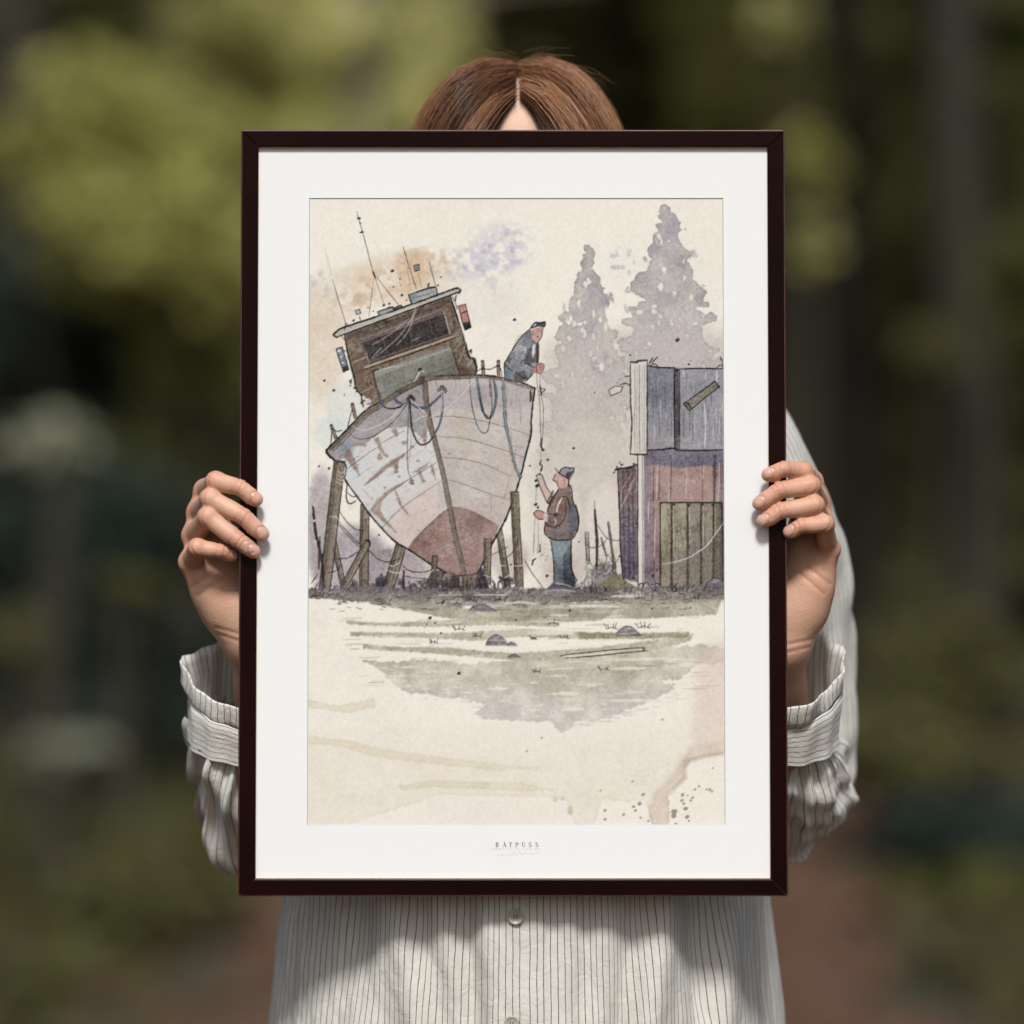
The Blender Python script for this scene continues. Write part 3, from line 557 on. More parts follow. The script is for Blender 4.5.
for x0, x1, c in ((661, 671, (176, 168, 146)), (672.8, 687, (172, 164, 144)), (688.8, 700.5, (158, 150, 136)), (702.3, 713, (160, 150, 136)), (714.5, 721.5, (132, 124, 112))):
    wash([(x0, 504.5), (x1, 504.5), (x1 - .6, 588), (x0 + .3, 588)], c, 1, wob=.4, gran=.4, var=.5)
    for _ in range(7): x = prng.uniform(x0 + 1, x1 - 1); y = prng.uniform(506, 560); ink([(x, y), (x + prng.uniform(-.6, .6), y + prng.uniform(10, 28))], .6, (108, 98, 88), .6)
    ink([(x0 + .8, 508), (x0 + .9, prng.uniform(530, 560))], .9, (206, 198, 178), .7)
wash([(660, 555), (722, 540), (722, 588), (660, 588)], (120, 112, 108), .3, blur=5); outline([(676.5, 529), (679, 526), (680, 531), (678, 533)], .6, (90, 82, 74), .7, True)
ink([(660, 586), (660.4, 504), (690, 503.8), (722, 504), (723, 540), (723, 586)], 1.4, INK, .9, curve=False); dots([(674, 506, 1.3), (689, 507, 1.6), (702, 506, 1.2), (713, 506, 1), (653, 577, 1.3), (652, 571, .7), (657, 571, .6)])
ink([(662.4, 565.5), (675, 563), (688, 559), (698, 553), (707.7, 545.7), (717, 533), (725, 522)], 1.1, (214, 212, 212), .9)
for x, y in ((641, 587), (646, 586), (652, 588), (657, 587)): wash([(x - 3, y + 3), (x - 2, y - 2), (x + 1, y - 3), (x + 3, y + 3)], (190, 184, 176), .95, wob=.5); ink([(x - 3, y + 2), (x - 1.5, y - 2), (x + 1.5, y - 2), (x + 3, y + 2)], .9)
wash([(647.5, 368), (675, 369), (675, 452), (647.5, 452)], (142, 142, 154), 1, gran=.35, var=.45, grad=((164, 162, 166), 395, 450)); wash([(680, 370), (726, 370), (726, 451), (680, 451)], (160, 160, 168), 1, gran=.3, var=.35); wash([(675, 369), (680, 370), (680, 452), (675, 452)], (112, 108, 114), 1)
for k in range(26): ink([(675.5, 372 + k * 3), (679.5, 368.5 + k * 3)], .6, (72, 68, 72), .7)
for x in np.arange(650, 725, 3.1):
    if 674 < x < 681: continue
    y = prng.uniform(370, 420); ink([(x, y), (x + prng.uniform(-.6, .6), y + prng.uniform(12, 34))], prng.uniform(.5, 1), (100, 98, 110), .65)
    if prng.random() < .45: y = prng.uniform(395, 430); ink([(x + 1.5, y), (x + 1.5, y + prng.uniform(8, 20))], 1, (208, 206, 204), .7)
ink([(705, 405), (706, 425), (705, 448)], 1.5, (218, 214, 208), .85); ink([(717.5, 372), (717, 384)], 1.5, (222, 218, 212), .9); ink([(706, 373), (706, 380)], 1.2, (216, 212, 206), .8); ink([(684, 372), (684, 376)], 1.5, (214, 212, 206), .8)
wash([(631, 363), (637, 363), (647.5, 361.5), (647.5, 455.4), (630.5, 455.4)], (217, 212, 202), 1, wob=.3)
for x, c in ((635, (150, 144, 142)), (640, (120, 116, 120)), (637.5, (172, 166, 160)), (645, (150, 150, 162)), (643, (180, 176, 172))): ink([(x, 366), (x + prng.uniform(-1, 1), 400), (x - .5, 425), (x + .3, 453)], 1.1, c, .75)
ink([(631, 363), (637, 363.3), (639, 362), (647.5, 361.3)], 2); ink([(631, 363), (630.8, 400), (632, 425), (630.6, 455)], 1.5); ink([(630.3, 455.5), (640, 455.8), (647.8, 455.6)], 1.7); ink([(647.6, 362), (647.6, 400), (647.3, 455)], 1.5); ink([(648, 367), (660, 368.5), (675, 369)], 1.7); ink([(680, 370), (700, 369.5), (726, 370)], 1.7); ink([(648, 451.5), (660, 451), (675, 449.5), (678, 451.5), (700, 451.8), (726, 450.8)], 1.8); ink([(675, 369), (674.5, 410), (675, 450)], 1.5); ink([(680, 370), (680, 450)], .9); dots([(677.5, 371.5, 1.6)])
PL = [(683.8, 405), (700, 393.5), (715.5, 382.4), (720, 388), (704, 400), (690, 412)]
wash(PL, (146, 139, 126), 1, gran=.4, var=.5); outline(PL, 1.3, INK, .9); ink([(686, 407), (703, 395), (718, 385)], .7, (100, 92, 84), .8); ink([(684, 405), (688, 404), (692, 410.5)], 1.1); ink([(690, 404), (712, 389)], .7, (186, 178, 160), .8)
wash([(609, 391), (616, 387), (623, 388), (622, 393), (611, 397)], (214, 208, 200), .9); ink([(609, 391), (616, 387), (623, 388), (621, 393), (611, 397), (609, 391)], .9, INK, .85, curve=False); ink([(620, 386), (626, 384.5), (631, 387)], 1); ink([(625, 377.5), (631, 377)], .9)
for a, b in (((649, 366), (653, 359)), ((652, 364), (658, 358)), ((724, 367), (721, 358))): ink([a, b], 1.2)
ink([(651, 366.5), (655, 365), (659, 368)], 1); ink([(717, 369), (721, 366), (724, 369)], 1); dots([(678, 341, 1.8), (630.5, 356, 1), (689.5, 365.5, 1), (692, 361.5, .5), (595, 393.5, .6), (620, 380, .5)])

# ---- ground
g = mask([(308, 590), (360, 588), (470, 590), (560, 589), (640, 588), (726, 586), (726, 600), (700, 604), (640, 606), (600, 602), (540, 607), (500, 612), (470, 607), (440, 614), (400, 609), (370, 604), (330, 600), (308, 599)], wob=1.4)
streak = np.repeat(vnoise(CH, 1, 5, 2, 51), CW, 1) * .35 + vnoise(CH, CW, 26, 4, 52) * .65
g = g * np.clip(1.0 - np.clip((np.arange(CH) / KY + PY0 - 596) / 16, 0, 1)[:, None] * np.clip((streak - .38) * 6, 0, 1), 0, 1)
lay(g, (133, 127, 128), .95, .45, .8, .15)
lay(g * mask([(308, 594), (726, 596), (726, 620), (308, 620)], blur=2), (150, 144, 134), .6, .3, .6)
OL = (186, 179, 156)
for P, c, a_ in (([(372, 604), (400, 602), (470, 610), (540, 606), (620, 602), (722, 600), (716, 616), (640, 620), (560, 618), (500, 622), (450, 620), (400, 610)], (178, 172, 154), .85),
             ([(346, 621.5), (380, 624), (437, 622), (500, 618), (560, 624), (560, 628), (500, 626), (437, 628), (380, 627), (348, 625)], OL, .8), ([(351, 633), (400, 634), (450, 634), (520, 630), (600, 634), (590, 640), (520, 638), (470, 642), (450, 640), (400, 638), (351, 637)], (192, 186, 166), .85),
             ([(363, 645), (400, 648), (450, 648), (480, 652), (520, 654), (600, 648), (660, 640), (694, 634), (690, 642), (660, 650), (600, 658), (520, 662), (480, 658), (450, 656), (400, 652), (364, 650)], (186, 180, 160), .85),
             ([(575, 633), (640, 634), (690, 633), (688, 638), (640, 640), (580, 640)], (160, 152, 124), .8), ([(500, 612), (560, 610), (610, 616), (600, 622), (540, 624), (500, 622)], (166, 160, 142), .7)):
    wash(P, c, a_, wob=.9, gran=.3, var=.5, edge=.12)
wash([(363, 661), (400, 663), (420, 660), (470, 665), (520, 661), (580, 655), (640, 652), (700, 645), (726, 650), (726, 664), (695, 666), (680, 680), (662, 682), (675, 690), (650, 702), (626, 711), (600, 721), (574, 722), (570, 730), (561, 733), (552, 722), (520, 721), (487, 720), (474, 714), (487, 705), (455, 698), (425, 695), (407, 694), (398, 688), (388, 678), (380, 670)], (198, 192, 174), .8, wob=1.8, gran=.3, var=.8, edge=.14, grad=((204, 198, 193), 660, 715))
wash([(530, 672), (600, 668), (640, 660), (650, 670), (620, 690), (560, 700), (530, 690)], (186, 179, 160), .5, blur=5)
for x0, x1, y, h in ((422, 452, 672, 1.6), (398, 418, 668, 2), (440, 448, 674, 1.4), (472, 481, 686.5, 1.5), (487, 510, 689, 3.5), (545, 582, 694, 4), (528, 540, 683, 2.5), (585, 598, 686, 3), (546, 570, 676.5, 2), (610, 646, 669, 4), (600, 700, 660, 3), (676, 695, 665, 5), (560, 600, 648, 2), (598, 660, 701, 3), (585, 612, 641, 3), (560, 585, 709, 5), (520, 575, 633, 6), (450, 520, 629, 3), (395, 440, 642, 3), (605, 640, 628, 4), (500, 540, 604, 2.5), (545, 620, 607, 3), (606, 645, 597, 3), (430, 470, 648, 1.5)):
    wash([(x0, y + h * .3), ((x0 + x1) / 2, y - h * .5), (x1, y - h * .1), (x1 - 3, y + h * .4), ((x0 + x1) / 2, y + h * .5)], (229, 224, 209), .9, wob=.7, gran=.1)
# the brush skips across the tooth: ragged breaks all along the shore wash
for _ in range(70):
    x = prng.uniform(370, 700); y = np.interp(x, [370, 400, 455, 520, 575, 626, 675, 700], [672, 690, 700, 718, 724, 712, 694, 668]) - abs(prng.normal(0, 12)); w0 = prng.uniform(3, 18); h = prng.uniform(.5, 2.4)
    wash([(x, y), (x + w0 * .5, y - h * .5), (x + w0, y + h * .2), (x + w0 * .6, y + h * .6)], (231, 226, 211), prng.uniform(.5, .95), wob=.7, gran=.1)
for _ in range(40):
    x = prng.uniform(395, 690); y = np.interp(x, [370, 400, 455, 520, 575, 626, 675, 700], [672, 690, 700, 718, 724, 712, 694, 668]) + prng.uniform(-1, 5); w0 = prng.uniform(3, 22); h = prng.uniform(.6, 2.2)
    wash([(x, y), (x + w0 * .5, y - h * .5), (x + w0, y + h * .2), (x + w0 * .6, y + h * .6)], (203, 197, 189), prng.uniform(.4, .8), wob=.9, gran=.3)
# stains on the bare paper
wash([(700, 650), (726, 640), (726, 752), (705, 756), (690, 740), (694, 690)], (222, 202, 190), .6, blur=9); 
ST = [(590, 720), (700, 690), (726, 690), (726, 753), (706, 756), (690, 760), (684, 768), (685, 778), (676, 786), (668, 794), (669, 810), (668, 826), (652, 826), (648, 812), (645, 800), (620, 801), (602, 798), (594, 826), (576, 826), (566, 800), (545, 797), (440, 795), (300, 840), (300, 730)]
stm = mask(ST, wob=1.2); sof = np.clip((np.arange(CH) / KY + PY0 - 715) / 45, 0, 1)[:, None]
lay(stm * sof, (229, 221, 204), .55, .2, .6, .25); lay(stm * sof * mask([(640, 826), (655, 790), (672, 775), (690, 745), (726, 740), (726, 770), (670, 830)], blur=4), (218, 200, 184), .6, .2, .4, .6)
for P in ([(308, 700), (340, 706), (376, 698), (376, 708), (350, 714), (308, 708)], [(308, 736), (345, 740), (380, 748), (430, 756), (500, 764), (540, 768), (500, 771), (430, 764), (370, 756), (340, 746), (308, 744)], [(398, 786), (430, 780), (520, 782), (560, 790), (520, 791), (430, 787), (402, 790)]): wash(P, (226, 216, 194), .75, wob=1, gran=.2, var=.4, edge=.12)
for x, y, rx, ry in ((559, 799, 7, 4), (570, 810, 3, 6), (568, 817, 4, 1.5)): blob(x, y, rx, ry, (206, 192, 160), .85, 2, .4, G4)
for x, y, r in ((604.5, 810, 1.6), (604.5, 818.5, 1.5), (642.5, 794, 1.6), (639, 803, 2), (633, 806, 1.6), (635, 810, 1.5), (640, 817, 1), (648, 820, 1.2), (674, 811, 2.8), (673, 815, 2.4), (685, 808, 2.2), (686.5, 816, 2), (682, 794, 1.8), (694, 789, 1.5), (692, 797, 1.4), (698, 786, 1.2), (681, 800, 1.5), (690, 800, 1.2), (706, 789, 1), (709, 789.5, 1.2), (711, 791, 1.2), (712, 768, 1), (687, 795, .8), (675, 823, 1.2), (683, 803, 1.4), (600, 790, .9), (632, 781, 1), (527, 751, 1), (542, 738, .8), (662, 720, 1), (673, 685, 1), (623, 814, 1.2), (688, 820, 1)):
    dots([(x, y, r)], (150, 138, 124), .75)
wash([(684, 760), (694, 757), (706, 755), (726, 752.5), (726, 754.5), (706, 758), (690, 763), (686, 768), (687, 778), (677, 788), (670, 795), (668, 794), (676, 785), (684, 777)], (200, 178, 162), .45, wob=.6)
# stones, log, tufts
def stone(x, y, rx, ry):
    P = [(x - rx, y + ry * .7), (x - rx * .7, y - ry * .3), (x - rx * .1, y - ry), (x + rx * .5, y - ry * .5), (x + rx, y + ry * .7)]
    wash(P, (132, 127, 136), 1, curve=False, wob=.4, gran=.3, var=.5); wash([(x - rx * .6, y - ry * .1), (x - .1 * rx, y - ry * .8), (x + rx * .3, y - ry * .4), (x, y)], (176, 172, 178), .7, blur=.6); ink(P, .75, INK, .7); ink([(x - rx * .5, y - ry * .1), (x - .1 * rx, y - ry * .6), (x + rx * .1, y + ry * .3)], .5, INK, .5); wash([(x - rx, y + ry * .7), (x + rx * 1.4, y + ry * .7), (x + rx, y + ry), (x - rx, y + ry)], (104, 98, 104), .7)
stone(497, 641, 11, 5.5); stone(628, 632, 12, 5); stone(482, 609, 13, 3.4); stone(716, 584, 11, 5); stone(514, 657, 6, 1.8); stone(512, 645, 5, 2)
LG = [(564, 656), (600, 652), (641, 648.5), (645, 651), (605, 655), (568, 659)]
wash(LG, (216, 208, 196), 1); ink([(560, 657), (566, 655.5), (600, 652), (641, 648.5), (643, 651), (648, 652)], .9); ink([(565, 659), (590, 657), (620, 654), (646, 651.5)], 1)
for x, y, s in ((460, 631, 5), (434, 644, 4.5), (477, 638, 5), (553, 625, 5), (612, 630, 6), (644, 629, 6), (385, 606, 6), (343, 604, 5), (537, 673, 4), (605, 671, 5), (534, 640, 3), (565, 639, 4), (440, 605, 4), (500, 602, 6), (640, 600, 5), (470, 603, 7), (320, 598, 5), (695, 600, 4)):
    for k in range(4): a0 = prng.uniform(-s, s); ink([(x + a0, y), (x + a0 * 1.25, y - s * .5), (x + a0 * 1.7, y - prng.uniform(.6, 1.1) * s)], .7, INK, .65)
    ink([(x - s, y), (x, y - s * .3), (x + s, y + .4)], .7, INK, .7)
for _ in range(40): x = prng.uniform(312, 722); y = prng.uniform(592, 612); ink([(x, y), (x + prng.uniform(3, 14), y + prng.uniform(-1, 1))], .7, (84, 78, 86), .5)
for L in ([(434, 596.5), (462, 596)], [(473, 596), (508, 596)], [(545, 592), (560, 591), (575, 592.5)]): ink(L, 1, (214, 210, 208), .8)
dots([(430, 619, 1.4), (427, 625, .7), (435, 624, .6), (441, 634, 1), (459, 674, 1.8), (570, 611.5, 1.2), (534, 639, 1.2), (690, 609, .8), (652, 609.5, .8), (516, 621, .8)])
# a great many small pen scratches: plank grain, grass, dirt
for _ in range(150):
    x = prng.uniform(335, 528); y = prng.uniform(395, 560); s_ = .28 if x > 430 + (y - 400) * .2 else -.55
    L_ = prng.uniform(3, 11)
    if hm[int((y - PY0) * KY), int((x - PX0) * KX)] > .5 and hm[int((y + s_ * L_ - PY0) * KY), min(CW - 1, int((x + L_ - PX0) * KX))] > .5: ink([(x, y), (x + L_ * .5, y + s_ * L_ * .5 - .4), (x + L_, y + s_ * L_)], .45, (120, 108, 104), prng.uniform(.25, .6))
for _ in range(170):
    x = prng.uniform(310, 724); y = 590 + abs(prng.normal(0, 9)); ink([(x, y), (x + prng.uniform(1, 7), y + prng.uniform(-1.2, 1))], prng.uniform(.5, 1.1), (74, 69, 72), prng.uniform(.3, .8))
for _ in range(60):
    x = prng.uniform(330, 700); y = prng.uniform(612, 690); ink([(x, y), (x + prng.uniform(4, 26), y + prng.uniform(-.8, .6))], prng.uniform(.5, 1.6), (158, 150, 130), prng.uniform(.2, .5))
for _ in range(45):
    x = prng.uniform(380, 690); y = prng.uniform(600, 700); ink([(x, y), (x + prng.uniform(8, 34), y + prng.uniform(-1, .6))], prng.uniform(.8, 2.2), (228, 222, 206), prng.uniform(.3, .8))
for _ in range(80):
    x = prng.choice([prng.uniform(312, 545), prng.uniform(575, 722)]); ink([(x, 593), (x + prng.uniform(-2, 2), 590), (x + prng.uniform(-4, 4), 593 - prng.uniform(3, 10))], .7, (60, 55, 60), prng.uniform(.4, .9))
# paper tooth
tooth = vnoise(CH, CW, 3.2, 2, 11) - .5
canvas += (tooth * 11)[..., None] + ((vnoise(CH, CW, 9, 2, 12) - .5) * 6)[..., None]
paper = np.array([238, 234, 222.])
# worn pigment: darker grains settle in the tooth of the paper, more where the wash is heavy
dens = np.clip((paper - canvas).mean(2, keepdims=True) / 70, 0, 1.3)
canvas -= dens * (np.clip(vnoise(CH, CW, 4, 2, 31) - .42, 0, 1) * 46 + np.clip(vnoise(CH, CW, 60, 5, 32) - .5, 0, 1) * 60)[..., None]
canvas[:] = paper + (canvas - paper) * 1.10
lum = canvas.mean(2, keepdims=True); canvas[:] = lum + (canvas - lum) * .84 + np.array([1.0, .5, -2.0])
np.clip(canvas, 0, 255, out=canvas)
# ================================================================ the framed picture
TILT = math.atan2(0.030, 0.5725)
FRAME = bpy.data.objects.new('framed_picture', None); COL.objects.link(FRAME)
FRAME.location = (0.0007, 0, ZC + .0011); FRAME.rotation_euler = (-TILT, 0, 0)      # top leans away from the camera
bpy.context.view_layer.update()
tag(FRAME, 'dark red brown framed watercolour of a beached boat, held up in both hands', 'framed picture')
def fobj(name, V, F, mat, parent=None, **kw):
    o = mesh_obj(name, V, F, mat, None, **kw); o.parent = parent or FRAME; return o
FW, FH, FD, RW = 0.4105, 0.5758, 0.021, 0.0132     # outer size, depth, rail width (local: x right, y back, z up)

m = NT('dark_lacquered_wood')
g_ = m.noise(9, 4); 
m.col(m.ramp(g_, [(.3, (.0055, .0012, .0010)), (.7, (.0095, .0019, .0016))])); m.set(Roughness=.26); m.b.inputs['Specular IOR Level'].default_value = .055
m.bump(m.noise(700, 2), .06, .0004); M_WOOD = m.m
m = NT('lit_moulding_lip'); m.col(m.ramp(m.noise(60, 3), [(.3, (.32, .17, .07)), (.7, (.52, .31, .15))])); m.set(Roughness=.45); M_LIP = m.m  # golden look of a lit inner lip, put into its base colour
m = NT('worn_edge'); m.col(m.ramp(m.noise(30, 3), [(.3, (.030, .007, .005)), (.7, (.085, .022, .014))])); m.set(Roughness=.22); m.b.inputs['Specular IOR Level'].default_value = 1.0; M_EDGE = m.m

def rail(length, flip):
    """one mitred rail lying along x, outer edge at the top; the profile is a flat face with eased edges and an inner rabbet"""
    w = RW; b = .0011
    prof = [(0, FD), (0, b), (.0003, .0004), (b, 0), (w - b, 0), (w - .0004, .0003), (w, b), (w, .0052), (w, .0085), (w, FD)]   # (inwards, back)
    pts = []
    for sx in (-1, 1):
        for q, y in prof: pts.append((sx * (length / 2 - q - .00013 - (.00034 if y < .0015 else 0)), y, -q))
    n = len(prof)
    F = [(i, i + 1, n + i + 1, n + i) for i in range(n - 1)] + [(n - 1, 0, n, 2 * n - 1)]
    F += [tuple(range(n - 1, -1, -1)), tuple(range(n, 2 * n))]
    return np.array(pts), F
for nm, L, ang, off in (('frame_rail', FW, 0, FH / 2), ('frame_rail', FH, 90, FW / 2), ('frame_rail', FW, 180, FH / 2), ('frame_rail', FH, 270, FW / 2)):
    V, F = rail(L, 0); V[:, 2] += off
    a = R(ang); ca, sa = math.cos(a), math.sin(a)
    V = np.stack([V[:, 0] * ca - V[:, 2] * sa, V[:, 1], V[:, 0] * sa + V[:, 2] * ca], -1)
    o = fobj(nm, V, F, M_WOOD, smooth=False)
    o.data.materials.append(M_LIP)
    o.data.materials.append(M_EDGE); o.data.polygons[6].material_index = 1; o.data.polygons[10].material_index = 2; o.data.polygons[11].material_index = 2; o.data.polygons[1].material_index = 2; o.data.polygons[2].material_index = 2

# mat board with a cut window
m = NT('mat_board'); m.col(m.mix(m.noise(900, 2), (.662, .668, .662), (.688, .693, .686))); m.set(Roughness=.9); m.b.inputs['Specular IOR Level'].default_value = .2
m.bump(m.noise(1400, 2), .08, .0003); M_MAT = m.m
m = NT('mat_core'); m.col(m.mix(m.noise(500), (.40, .39, .35), (.47, .46, .42))); m.set(Roughness=.9); M_CORE = m.m
ax0, ax1 = (308 - 513.2) * S, (725 - 513.2) * S
az1, az0 = (512 - 198.0) * S * 1.0045, (512 - 824.8) * S * 1.003
ox, oz = FW / 2 - RW + .002, FH / 2 - RW + .002
ym = .0042
V = [(-ox, ym, -oz), (ox, ym, -oz), (ox, ym, oz), (-ox, ym, oz), (ax0, ym, az0), (ax1, ym, az0), (ax1, ym, az1), (ax0, ym, az1)]
e = .00055
V += [(ax0 + e, ym + .0008, az0 + e), (ax1 - e, ym + .0008, az0 + e), (ax1 - e, ym + .0008, az1 - e), (ax0 + e, ym + .0008, az1 - e)]
F = [(0, 1, 5, 4), (1, 2, 6, 5), (2, 3, 7, 6), (3, 0, 4, 7), (4, 5, 9, 8), (5, 6, 10, 9), (6, 7, 11, 10), (7, 4, 8, 11)]
MAT = fobj('mat_board', V, F, M_MAT, smooth=False); MAT.data.materials.append(M_CORE)
for i in range(4, 8): MAT.data.polygons[i].material_index = 1

# the print: one sheet whose vertices carry the painted colour
small = canvas.reshape(GH, 2, GW, 2, 3).mean((1, 3))
colr = lin(small) / lin(np.array([244, 244, 241])) * np.array([.685, .682, .67])
jx, jz = np.meshgrid(np.linspace(ax0, ax1, GW), np.linspace(az1, az0, GH))
V = np.stack([jx, np.full_like(jx, ym + .00075), jz], -1).reshape(-1, 3)
m = NT('painted_paper'); m.col(m.attr('pigment', 'Color')); m.set(Roughness=.85); m.b.inputs['Specular IOR Level'].default_value = .2
m.bump(m.noise(520, 3, .6), .16, .0006)
F = grid_faces(GH, GW, False)[:, ::-1].copy()
ART = fobj('watercolour_print', V, F, m.m, attrs={'pigment': colr.reshape(-1, 3)})

V, F = box((0, .0125, 0), (FW - 2 * RW - .0008, .004, FH - 2 * RW - .0008))
m = NT('backing_board'); m.col(m.mix(m.noise(40, 4), (.16, .10, .06), (.22, .14, .085))); m.set(Roughness=.8)
fobj('backing_board', V, F, m.m, smooth=False)

# lettering under the picture: letters drawn as thin printed strips
def strips(segs, y, origin):
    Vs, Fs = [], []
    for (x0, z0, x1, z1, w) in segs:
        d = np.array([x1 - x0, z1 - z0]); L = np.hypot(*d) + 1e-9; n = np.array([-d[1], d[0]]) / L * w / 2
        a, b = np.array([x0, z0]), np.array([x1, z1]); k = len(Vs)
        for q in (a - n, b - n, b + n, a + n): Vs.append((origin[0] + q[0], y - len(Fs) * 4e-8, origin[1] + q[1]))
        Fs.append((k, k + 1, k + 2, k + 3))
    return Vs, Fs
def arc(cx, cz, rx, rz, a0, a1, w0, w1=None, n=8):
    t = np.radians(np.linspace(a0, a1, n + 1)); out = []
    for i in range(n):
        tm = (t[i] + t[i + 1]) / 2; wv = w0 + ((w1 or w0) - w0) * abs(math.cos(tm))
        out.append((cx + rx * math.cos(t[i]), cz + rz * math.sin(t[i]), cx + rx * math.cos(t[i + 1]), cz + rz * math.sin(t[i + 1]), wv))
    return out
TK, TN = .19, .07      # thick and thin strokes for a cap height of 1
def ser(x, z, w=.36): return [(x - w / 2, z, x + w / 2, z, .06)]
GL = {'B': [(.16, 0, .16, 1, TK)] + [(0, 0, .35, 0, TN), (0, 1, .35, 1, TN), (.16, .52, .35, .52, TN)] + arc(.35, .76, .24, .24, -90, 90, TN, TK) + arc(.37, .26, .28, .26, -90, 90, TN, TK),
      'A': [(.06, 0, .40, 1, TN), (.36, 1, .72, 0, TK), (.18, .34, .56, .34, TN)] + ser(.06, 0, .3) + ser(.72, 0, .34),
      'T': [(.37, 0, .37, 1, TK), (0, 1, .74, 1, TN), (.03, 1, .03, .78, .06), (.71, 1, .71, .78, .06)] + ser(.37, 0),
      'P': [(.16, 0, .16, 1, TK), (0, 1, .36, 1, TN), (.16, .46, .36, .46, TN)] + arc(.36, .73, .27, .27, -90, 90, TN, TK) + ser(.16, 0),
      'U': [(.14, 1, .14, .3, TK), (.64, 1, .64, .3, TN)] + arc(.39, .3, .25, .3, 180, 360, TN, TK * .7) + ser(.14, 1) + ser(.64, 1, .3),
      'S': arc(.3, .75, .22, .25, 40, 270, TN, TK) + arc(.3, .26, .25, .26, 90, -140, TN, TK) + [(.5, .98, .5, .74, .06), (.05, 0, .05, .28, .06)]}
m = NT('printing_ink'); m.col(m.mix(m.noise(3000), (.055, .052, .05), (.10, .095, .09))); m.set(Roughness=.8); M_PR = m.m
m = NT('pale_grey_ink'); m.col(m.mix(m.noise(3000), (.42, .41, .40), (.54, .53, .52))); m.set(Roughness=.8); M_PR2 = m.m
m = NT('lilac_pencil'); m.col(m.mix(m.noise(3000), (.50, .49, .56), (.64, .63, .68))); m.set(Roughness=.8); M_PR3 = m.m
segs = []; hh = 4.3 * S
for ch, px in zip(('B', 'A', 'T', 'P', 'U', 'S', 'S'), (497.4, 504.6, 510.8, 517.2, 523.8, 530.6, 537.2)):
    for i_, (a, b, c, d, w) in enumerate(GL[ch]): segs.append(((px - 513.2 - 1.5) * S + a * hh, (512 - 847.2) * S + b * hh, (px - 513.2 - 1.5) * S + c * hh, (512 - 847.2) * S + d * hh, w * hh))
for q in arc(.38, 1.2, .1, .1, 0, 360, .06, .06): segs.append(((504.6 - 513.2 - 1.5) * S + q[0] * hh, (512 - 847.2) * S + q[1] * hh, (504.6 - 513.2 - 1.5) * S + q[2] * hh, (512 - 847.2) * S + q[3] * hh, q[4] * hh))
V, F = strips(segs, ym - .00006, (0, 0)); fobj('lettering', V, F, M_PR, MAT, smooth=False)
segs = []; h2 = 1.9 * S; r_ = np.random.default_rng(2); px = 493.2
def put(sh):
    for a, b, c, d in sh: segs.append(((px - 513.2) * S + a * h2, (512 - 850.3) * S + b * h2, (px - 513.2) * S + c * h2, (512 - 850.3) * S + d * h2, .18 * h2))
Wg = [(0, 1, .25, 0), (.25, 0, .5, 1), (.5, 1, .75, 0), (.75, 0, 1, 1)]
SH = [[(.1, 0, .1, 1), (.1, 1, .6, 1), (.1, .5, .5, .5)], [(0, 1, .7, 1), (.35, 0, .35, 1)], [(.1, 0, .1, 1), (.1, 0, .6, 0)], [(0, 0, .35, 1), (.35, 1, .7, 0), (.15, .35, .55, .35)], [(.1, 0, .1, 1), (.1, 1, .6, 0), (.6, 0, .6, 1)], [(.1, 0, .6, 0), (.6, 0, .6, 1), (.6, 1, .1, 1), (.1, 1, .1, 0)]]
for k in range(3): put(Wg); px += 2.75
put([(.1, 0, .1, .15)]); px += 1.6
for k in range(11): put(SH[int(r_.integers(0, 6))]); px += 2.72
put([(.1, 0, .1, .15)]); px += 1.6
put(SH[4]); px += 2.75; put(SH[5])
V, F = strips(segs, ym - .00006, (0, 0)); fobj('lettering', V, F, M_PR2, MAT, smooth=False)
sg = cspline([(497, 856), (502, 855), (506, 856.3), (509, 853.5), (511, 855.8), (514, 852.6), (516.5, 855), (520, 851.8), (522, 854.6), (525, 853), (530, 854), (536, 853.2), (540, 853.6)], 70)
V, F = strips([((a[0] - 513.2) * S, (512 - a[1]) * S, (b[0] - 513.2) * S, (512 - b[1]) * S, .75 * S) for a, b in zip(sg[:-1], sg[1:])], ym - .00006, (0, 0)); fobj('signature', V, F, M_PR3, MAT, smooth=False)
